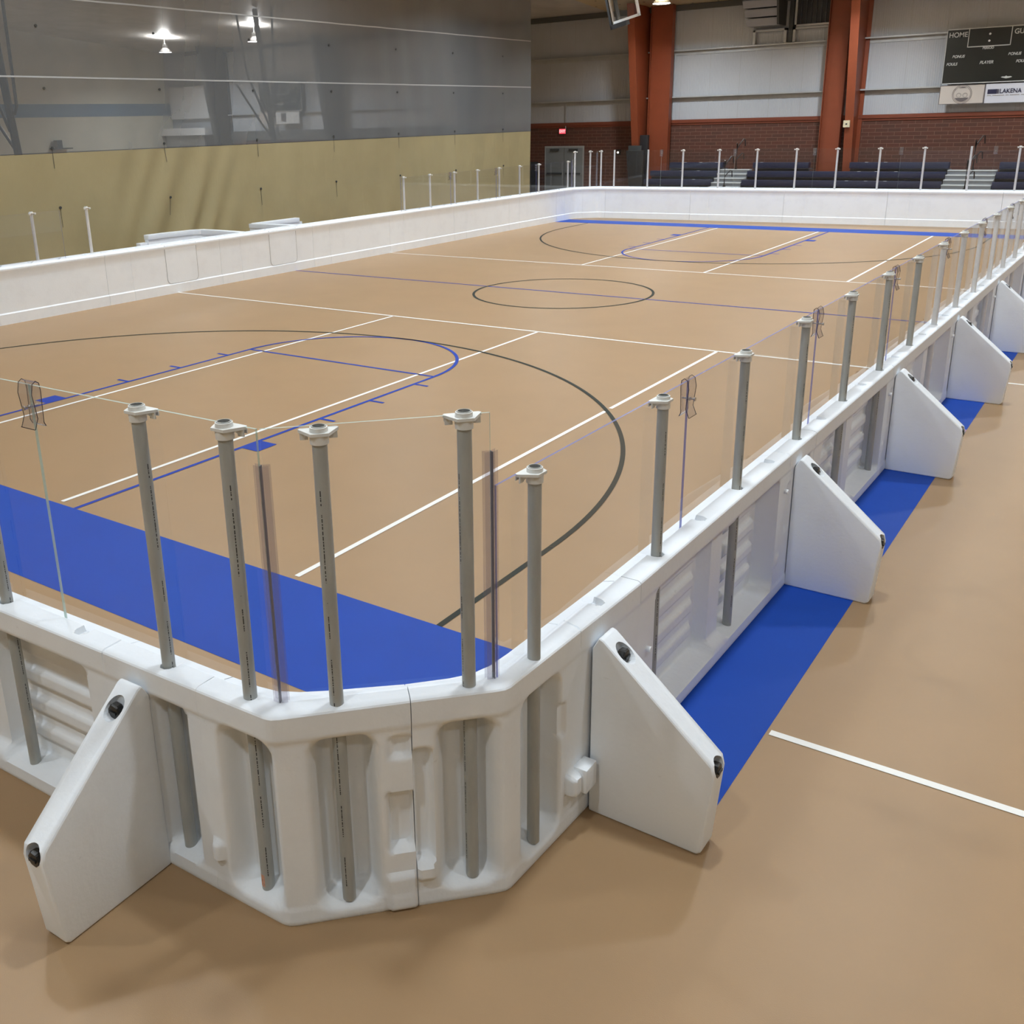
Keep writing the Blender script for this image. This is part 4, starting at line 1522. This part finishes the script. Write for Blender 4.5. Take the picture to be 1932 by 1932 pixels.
# ------------------------------------------------------------------ scoreboards and signs
def scoreboard(x0, x1, z0, z1, y, label, texts=True):
    t = thing('scoreboard', label, 'scoreboard', ((x0 + x1) / 2, y, (z0 + z1) / 2), 0, None)
    w2, h2 = (x1 - x0) / 2, (z1 - z0) / 2
    bm = bmesh.new(); box(bm, -w2, w2, 0, 0.15, -h2, h2)
    from_bm('cabinet', bm, M_BOARD, t)
    bm = bmesh.new()
    for a, b, c, d in ((-w2, w2, h2 - 0.03, h2), (-w2, w2, -h2, -h2 + 0.03), (-w2, -w2 + 0.022, -h2, h2), (w2 - 0.022, w2, -h2, h2)):
        box(bm, a, b, -0.012, 0.0, c, d)
    from_bm('edge_strip', bm, M_LETTER, t)
    for sx in (-0.8, 0.8):
        bm = bmesh.new(); box(bm, sx - 0.04, sx + 0.04, 0.15, 0.40, -h2 + 0.1, h2 - 0.1)
        from_bm('wall_bracket', bm, M_DARK2, t)
    # clock window
    cx = 0.0
    bm = bmesh.new()
    for a, b, c, d in ((-0.66, 0.66, h2 - 0.62, h2 - 0.59), (-0.66, -0.635, h2 - 0.62, h2), (0.635, 0.66, h2 - 0.62, h2)):
        box(bm, a, b, -0.014, 0.0, c, d)
    from_bm('clock_window_frame', bm, M_LETTER, t)
    for z in (h2 - 0.22, h2 - 0.44):
        bm = bmesh.new(); tube(bm, [(0.0, -0.012, z), (0.0, 0, z)], 0.035, 10); from_bm('colon_dot', bm, M_WHITE, t)
    return t, w2, h2
sb, w2, h2 = scoreboard(2.57, 5.24, 4.14, 5.93, YF - 0.40, 'black scoreboard with HOME, BONUS, FOULS and PLAYER lettering on the far wall at upper right')
for s_, sz, x, z, sh in (('HOME', 0.225, -w2 + 0.36, h2 - 0.20, 0.0), ('GUEST', 0.225, w2 - 0.30, h2 - 0.20, 0.0), ('PERIOD', 0.11, 0.0, h2 - 0.665, 0.0),
                     ('BONUS', 0.125, -w2 + 0.44, h2 - 0.90, 0.25), ('BONUS', 0.125, w2 - 0.52, h2 - 0.90, 0.25), ('FOULS', 0.125, -w2 + 0.26, h2 - 1.14, 0.25),
                     ('FOULS', 0.125, w2 - 0.28, h2 - 1.14, 0.25), ('PLAYER', 0.135, 0.0, h2 - 1.13, 0.25)):
    text_mesh('lettering', s_, sz, M_LETTER, sb, (x, -0.016, z), bold=0.0035, shear=sh, sx=0.92)
bm = bmesh.new()
prism(bm, [(0.50, -0.74), (0.60, -0.765), (0.66, -0.78), (0.76, -0.765), (0.84, -0.74), (0.80, -0.715), (0.70, -0.715), (0.66, -0.69), (0.62, -0.715), (0.54, -0.715)], 'y', -0.014, 0.0)
from_bm('maker_badge', bm, M_LETTER, sb)
# circle emblem sign and sponsor sign below the board
t = thing('banner_sign', 'pale pink sign with a round grey emblem, hanging under the scoreboard', 'sign', (3.27, YF - 0.36, 3.79))
bm = bmesh.new(); box(bm, -0.72, 0.72, 0, 0.05, -0.32, 0.31); from_bm('sign_face', bm, M_SIGNP, t)
bm = bmesh.new()
for a, b, c, d in ((-0.72, 0.72, 0.295, 0.31), (-0.72, 0.72, -0.32, -0.305), (-0.72, -0.705, -0.32, 0.31), (0.68, 0.72, -0.32, 0.31)):
    box(bm, a, b, -0.01, 0.0, c, d)
from_bm('sign_border', bm, M_SINK, t)
bm = bmesh.new()
def ring_xz(bm, cx, cz, r0_, r1_, a0, a1, y=-0.008, n=48, mi=0):
    pv = None
    for i in range(n + 1):
        a = a0 + (a1 - a0) * i / n
        c = (bm.verts.new((cx + r0_ * math.cos(a), y, cz + r0_ * math.sin(a))), bm.verts.new((cx + r1_ * math.cos(a), y, cz + r1_ * math.sin(a))))
        if pv:
            bm.faces.new([pv[0], pv[1], c[1], c[0]]).material_index = mi
        pv = c
ring_xz(bm, 0, 0, 0.265, 0.275, 0, 2 * PI)
ring_xz(bm, 0, 0, 0.300, 0.312, 0, 2 * PI)
ring_xz(bm, -0.10, -0.03, 0.060, 0.080, 0, 2 * PI, mi=1)
ring_xz(bm, 0.10, -0.03, 0.060, 0.080, 0, 2 * PI, mi=1)
for (a0, a1, c) in ((PI * 1.16, PI * 1.84, -0.11), (PI * 0.33, PI * 0.67, 0.20)):
    n = 20
    pl = [(0.245 * math.cos(a0 + (a1 - a0) * i / n), 0.245 * math.sin(a0 + (a1 - a0) * i / n)) for i in range(n + 1)]
    f = bm.faces.new([bm.verts.new((x, -0.009, z)) for x, z in pl])
from_bm('round_emblem', bm, [M_SINK, M_SINKL], t, recalc=False)
t = thing('banner_sign', 'white sponsor sign with navy block and LAKENA lettering, under the scoreboard at the right edge', 'sign', (4.62, YF - 0.36, 3.79))
bm = bmesh.new(); box(bm, -0.63, 0.78, 0, 0.05, -0.32, 0.31); from_bm('sign_face', bm, M_SIGNW, t)
bm = bmesh.new(); box(bm, -0.56, -0.29, -0.010, 0, -0.02, 0.13)
for i in range(5):
    box(bm, -0.285 + i * 0.018, -0.285 + i * 0.018 + 0.010 - 0.0015 * i, -0.010, 0, -0.02, 0.13)
from_bm('navy_block', bm, M_NAVYINK, t)
text_mesh('lettering', 'LAKENA', 0.20, M_NAVYINK, t, (-0.195, -0.010, 0.055), align='LEFT', bold=0.002, sx=0.88)
bm = bmesh.new()
rnd = random.Random(3)
x = -0.56
while x < 0.60:
    ln = rnd.uniform(0.02, 0.05)
    box(bm, x, x + ln, -0.008, 0, -0.082, -0.060)
    x += ln + (0.05 if rnd.random() < 0.15 else 0.008)
from_bm('small_print', bm, M_SINKL, t)
for x in (2.75, 5.0):
    pass
# dim scoreboard beyond the curtain
sb2, w2, h2 = scoreboard(-31.1, -28.0, 4.15, 5.62, YF - 0.40, 'dim black scoreboard on the far wall seen through the mesh curtain')
for s_, sz, x, z in (('HOME', 0.22, -w2 + 0.45, h2 - 0.20), ('GUEST', 0.22, w2 - 0.45, h2 - 0.20), ('PLAYER', 0.13, 0, h2 - 1.1)):
    text_mesh('lettering', s_, sz, M_LETTER, sb2, (x, -0.016, z), bold=0.003)
t = thing('banner_sign', 'small pale sign under the dim scoreboard beyond the mesh, left one', 'sign', (-30.85, YF - 0.36, 3.84))
bm = bmesh.new(); box(bm, -0.36, 0.36, 0, 0.05, -0.32, 0.31); from_bm('sign_face', bm, M_SIGNP, t)
bm = bmesh.new(); ring_xz(bm, 0, 0, 0.2, 0.215, 0, 2 * PI); from_bm('round_emblem', bm, M_SINKL, t, recalc=False)
t = thing('banner_sign', 'white sign with grey square under the dim scoreboard beyond the mesh', 'sign', (-29.15, YF - 0.36, 3.84))
bm = bmesh.new(); box(bm, -0.85, 0.85, 0, 0.05, -0.32, 0.31); from_bm('sign_face', bm, M_WHITE, t)
bm = bmesh.new(); box(bm, -0.45, -0.10, -0.01, 0, -0.2, 0.22); from_bm('grey_block', bm, M_SINK, t)

# ------------------------------------------------------------------ wall openings and vents high on the far wall
t = thing('wall_louvre', 'dark louvred opening in pale frame high on the far wall, left of the right column', 'vent', (-2.10, YF - 0.20, 6.95))
bm = bmesh.new(); box(bm, -0.60, 0.60, 0.05, 0.20, -0.46, 0.58); from_bm('dark_back', bm, M_DARK, t)
bm = bmesh.new()
for a, b, c, d in ((-0.67, 0.67, -0.53, -0.46), (-0.67, -0.60, -0.53, 0.60), (0.60, 0.67, -0.53, 0.60)):
    box(bm, a, b, -0.02, 0.20, c, d)
from_bm('louvre_frame', bm, M_GIRT, t)
for i in range(6):
    x = -0.45 + 0.18 * i
    bm = bmesh.new(); box(bm, x - 0.008, x + 0.008, 0.0, 0.05, -0.46, 0.58); from_bm('bar', bm, M_DECK, t)
def stud_frame(x0, x1, label):
    t = thing('framed_opening', label, 'frame', ((x0 + x1) / 2, YF, 0), 0, 'framed wall panels below the vents')
    w2 = (x1 - x0) / 2
    for nm, a, b, c, d in (('jamb', -w2, -w2 + 0.09, 5.90, 6.47), ('jamb', w2 - 0.09, w2, 5.90, 6.47), ('header', -w2, w2, 6.33, 6.405)):
        bm = bmesh.new(); box(bm, a, b, -0.17, 0.018, c, min(d, 6.405)); from_bm(nm, bm, M_GIRT, t)
    return t
stud_frame(-4.34, -3.06, 'galvanised framed panel under the pale vent hood, left one')
stud_frame(-2.82, -1.46, 'galvanised framed panel under the dark louvre, right one')
bm = bmesh.new(); box(bm, -3.02, -2.86, YF - 0.10, YF + 0.02, 5.90, 7.5)
o = from_bm('wall_stud', bm, M_DARK2); tag(o, 'dark vertical stud between the vent hood and the louvre', 'stud')
t = thing('vent_hood', 'pale grey stepped vent hood high on the far wall, cut by the picture top', 'vent', (-3.85, YF - 0.9, 6.5))
for i, (zo, yo) in enumerate(((0.02, 0.22), (0.33, 0.04), (0.64, -0.14), (0.95, -0.32))):
    bm = bmesh.new()
    prism(bm, [(yo, zo + 0.26), (yo, zo + 0.22), (yo + 0.14, zo), (0.9, zo), (0.9, zo + 0.26)], 'x', -0.62 - 0.03 * i, 0.62)
    from_bm('louvre_blade', bm, M_HOOD, t)
bm = bmesh.new(); prism(bm, [(0.05, 0.0), (0.9, 0.0), (0.9, 1.16), (-0.25, 1.16)], 'x', 0.62, 0.70); from_bm('side_plate', bm, M_DARK2, t)

# ------------------------------------------------------------------ folded backboard at the top of the picture
e = Vector((-3.07 + 4.53, 22.9 - 24.0, 0.10)).normalized()
nb = e.cross(Vector((0, 0, 1))).normalized()
ub = nb.cross(e)
th = math.radians(13)
db = ub * math.cos(th) + nb * math.sin(th)
nn = e.cross(db).normalized()
t = thing('backboard', 'folded up glass basketball backboard with white frame, hanging at the picture top', 'backboard')
Mb = Matrix.Identity(4)
for i in range(3):
    Mb[i][0], Mb[i][1], Mb[i][2], Mb[i][3] = e[i], nn[i], db[i], (-4.50, 24.0, 5.98)[i]
Mb[0][1], Mb[1][1], Mb[2][1] = -nn[0], -nn[1], -nn[2]
Mb = Matrix(((e.x, -nn.x, db.x, -4.50), (e.y, -nn.y, db.y, 24.0), (e.z, -nn.z, db.z, 5.98), (0, 0, 0, 1)))
t.matrix_world = Mb
BW, BH = 1.60, 1.10
bm = bmesh.new(); box(bm, 0.05, BW - 0.05, -0.006, 0.006, 0.05, BH - 0.05); from_bm('glass_panel', bm, M_GLASS, t)
bm = bmesh.new()
for a, b, c, d in ((0, BW, 0, 0.07), (0, BW, BH - 0.07, BH), (0, 0.07, 0, BH), (BW - 0.07, BW, 0, BH)):
    box(bm, a, b, -0.03, 0.03, c, d)
from_bm('white_frame', bm, M_WHITE, t)
bm = bmesh.new(); box(bm, -0.13, -0.002, -0.06, 0.06, -0.13, BH); box(bm, -0.13, 0.85, -0.06, 0.06, -0.13, -0.002)
from_bm('edge_padding', bm, M_DARK, t)
bm = bmesh.new(); box(bm, 0.10, 0.18, 0.06, 0.16, 0.05, BH + 0.1)
from_bm('support_bar', bm, M_DARK2, t)
bm = bmesh.new(); tube(bm, [(0.14, 0.11, BH), (0.8, 0.5, BH + 1.0), (0.8, 0.5, BH + 2.2)], 0.05, 8)
from_bm('hanging_arm', bm, M_DARK2, t)

# ceiling hung goal masts beyond the curtain
def mast(x, y, label):
    t = thing('goal_mast', label, 'mast', (x, y, 0), 0, 'ceiling hung goal masts')
    zt = ceil_z(y) - 0.03
    bm = bmesh.new(); tube(bm, [(0.0, 0, 1.2), (-0.25, 0, 3.6), (-0.75, 0, zt)], 0.11, 10); from_bm('main_pole', bm, M_DARK2, t, 40)
    for nm, pts in (('side_strut', [(-0.05, 0, 3.9), (0.10, 0.0, 4.1), (0.25, 0, zt)]), ('side_strut', [(-0.15, 0, 3.4), (-0.4, 0, 3.45), (-1.5, 0, 5.6), (-1.9, 0, zt)]), ('lower_strut', [(-0.05, 0, 2.7), (-0.9, 0, 3.6), (-2.2, 0, 5.2)])):
        bm = bmesh.new(); tube(bm, pts, 0.045, 8); from_bm(nm, bm, M_DARK2, t, 40)
    return t
mast(-17.05, 12.0, 'dark goal mast with struts seen through the mesh at the left picture edge')
mast(-22.6, 28.0, 'dark goal mast with strut seen through the mesh in front of the dim scoreboard')
# pale wall panels and ledge box in the far left corner beyond the curtain
bm = bmesh.new(); box(bm, -38.6, -35.2, YF - 0.25, YF - 0.05, 3.95, 5.70)
o = from_bm('wall_screen', bm, M_WHITE); tag(o, 'large pale panel on the far wall at the corner, seen through the mesh', 'panel')
t = thing('wall_ledge_unit', 'pale boxed ledge below the large panel in the far left corner beyond the mesh', 'ledge', (-36.9, YF - 0.6, 0))
bm = bmesh.new(); box(bm, -1.9, 1.9, -0.4, 0.5, 3.05, 3.45); from_bm('ledge_box', bm, M_WHITE, t)
bm = bmesh.new(); box(bm, -1.7, 1.6, -0.2, 0.5, 0.0, 3.05); from_bm('ledge_base', bm, M_LAMPCASE, t)
t = thing('wall_speaker', 'small dark box resting on a shelf against the cream wall beyond the mesh', 'box', (XL + 0.3, 27.9, 2.62))
bm = bmesh.new(); box(bm, -0.2, 0.1, -0.16, 0.16, 0, 0.40); from_bm('speaker_case', bm, M_DARK2, t)
bm = bmesh.new(); box(bm, -0.3, 0.2, -0.4, 0.7, -0.06, 0); from_bm('shelf', bm, M_DARK2, t)
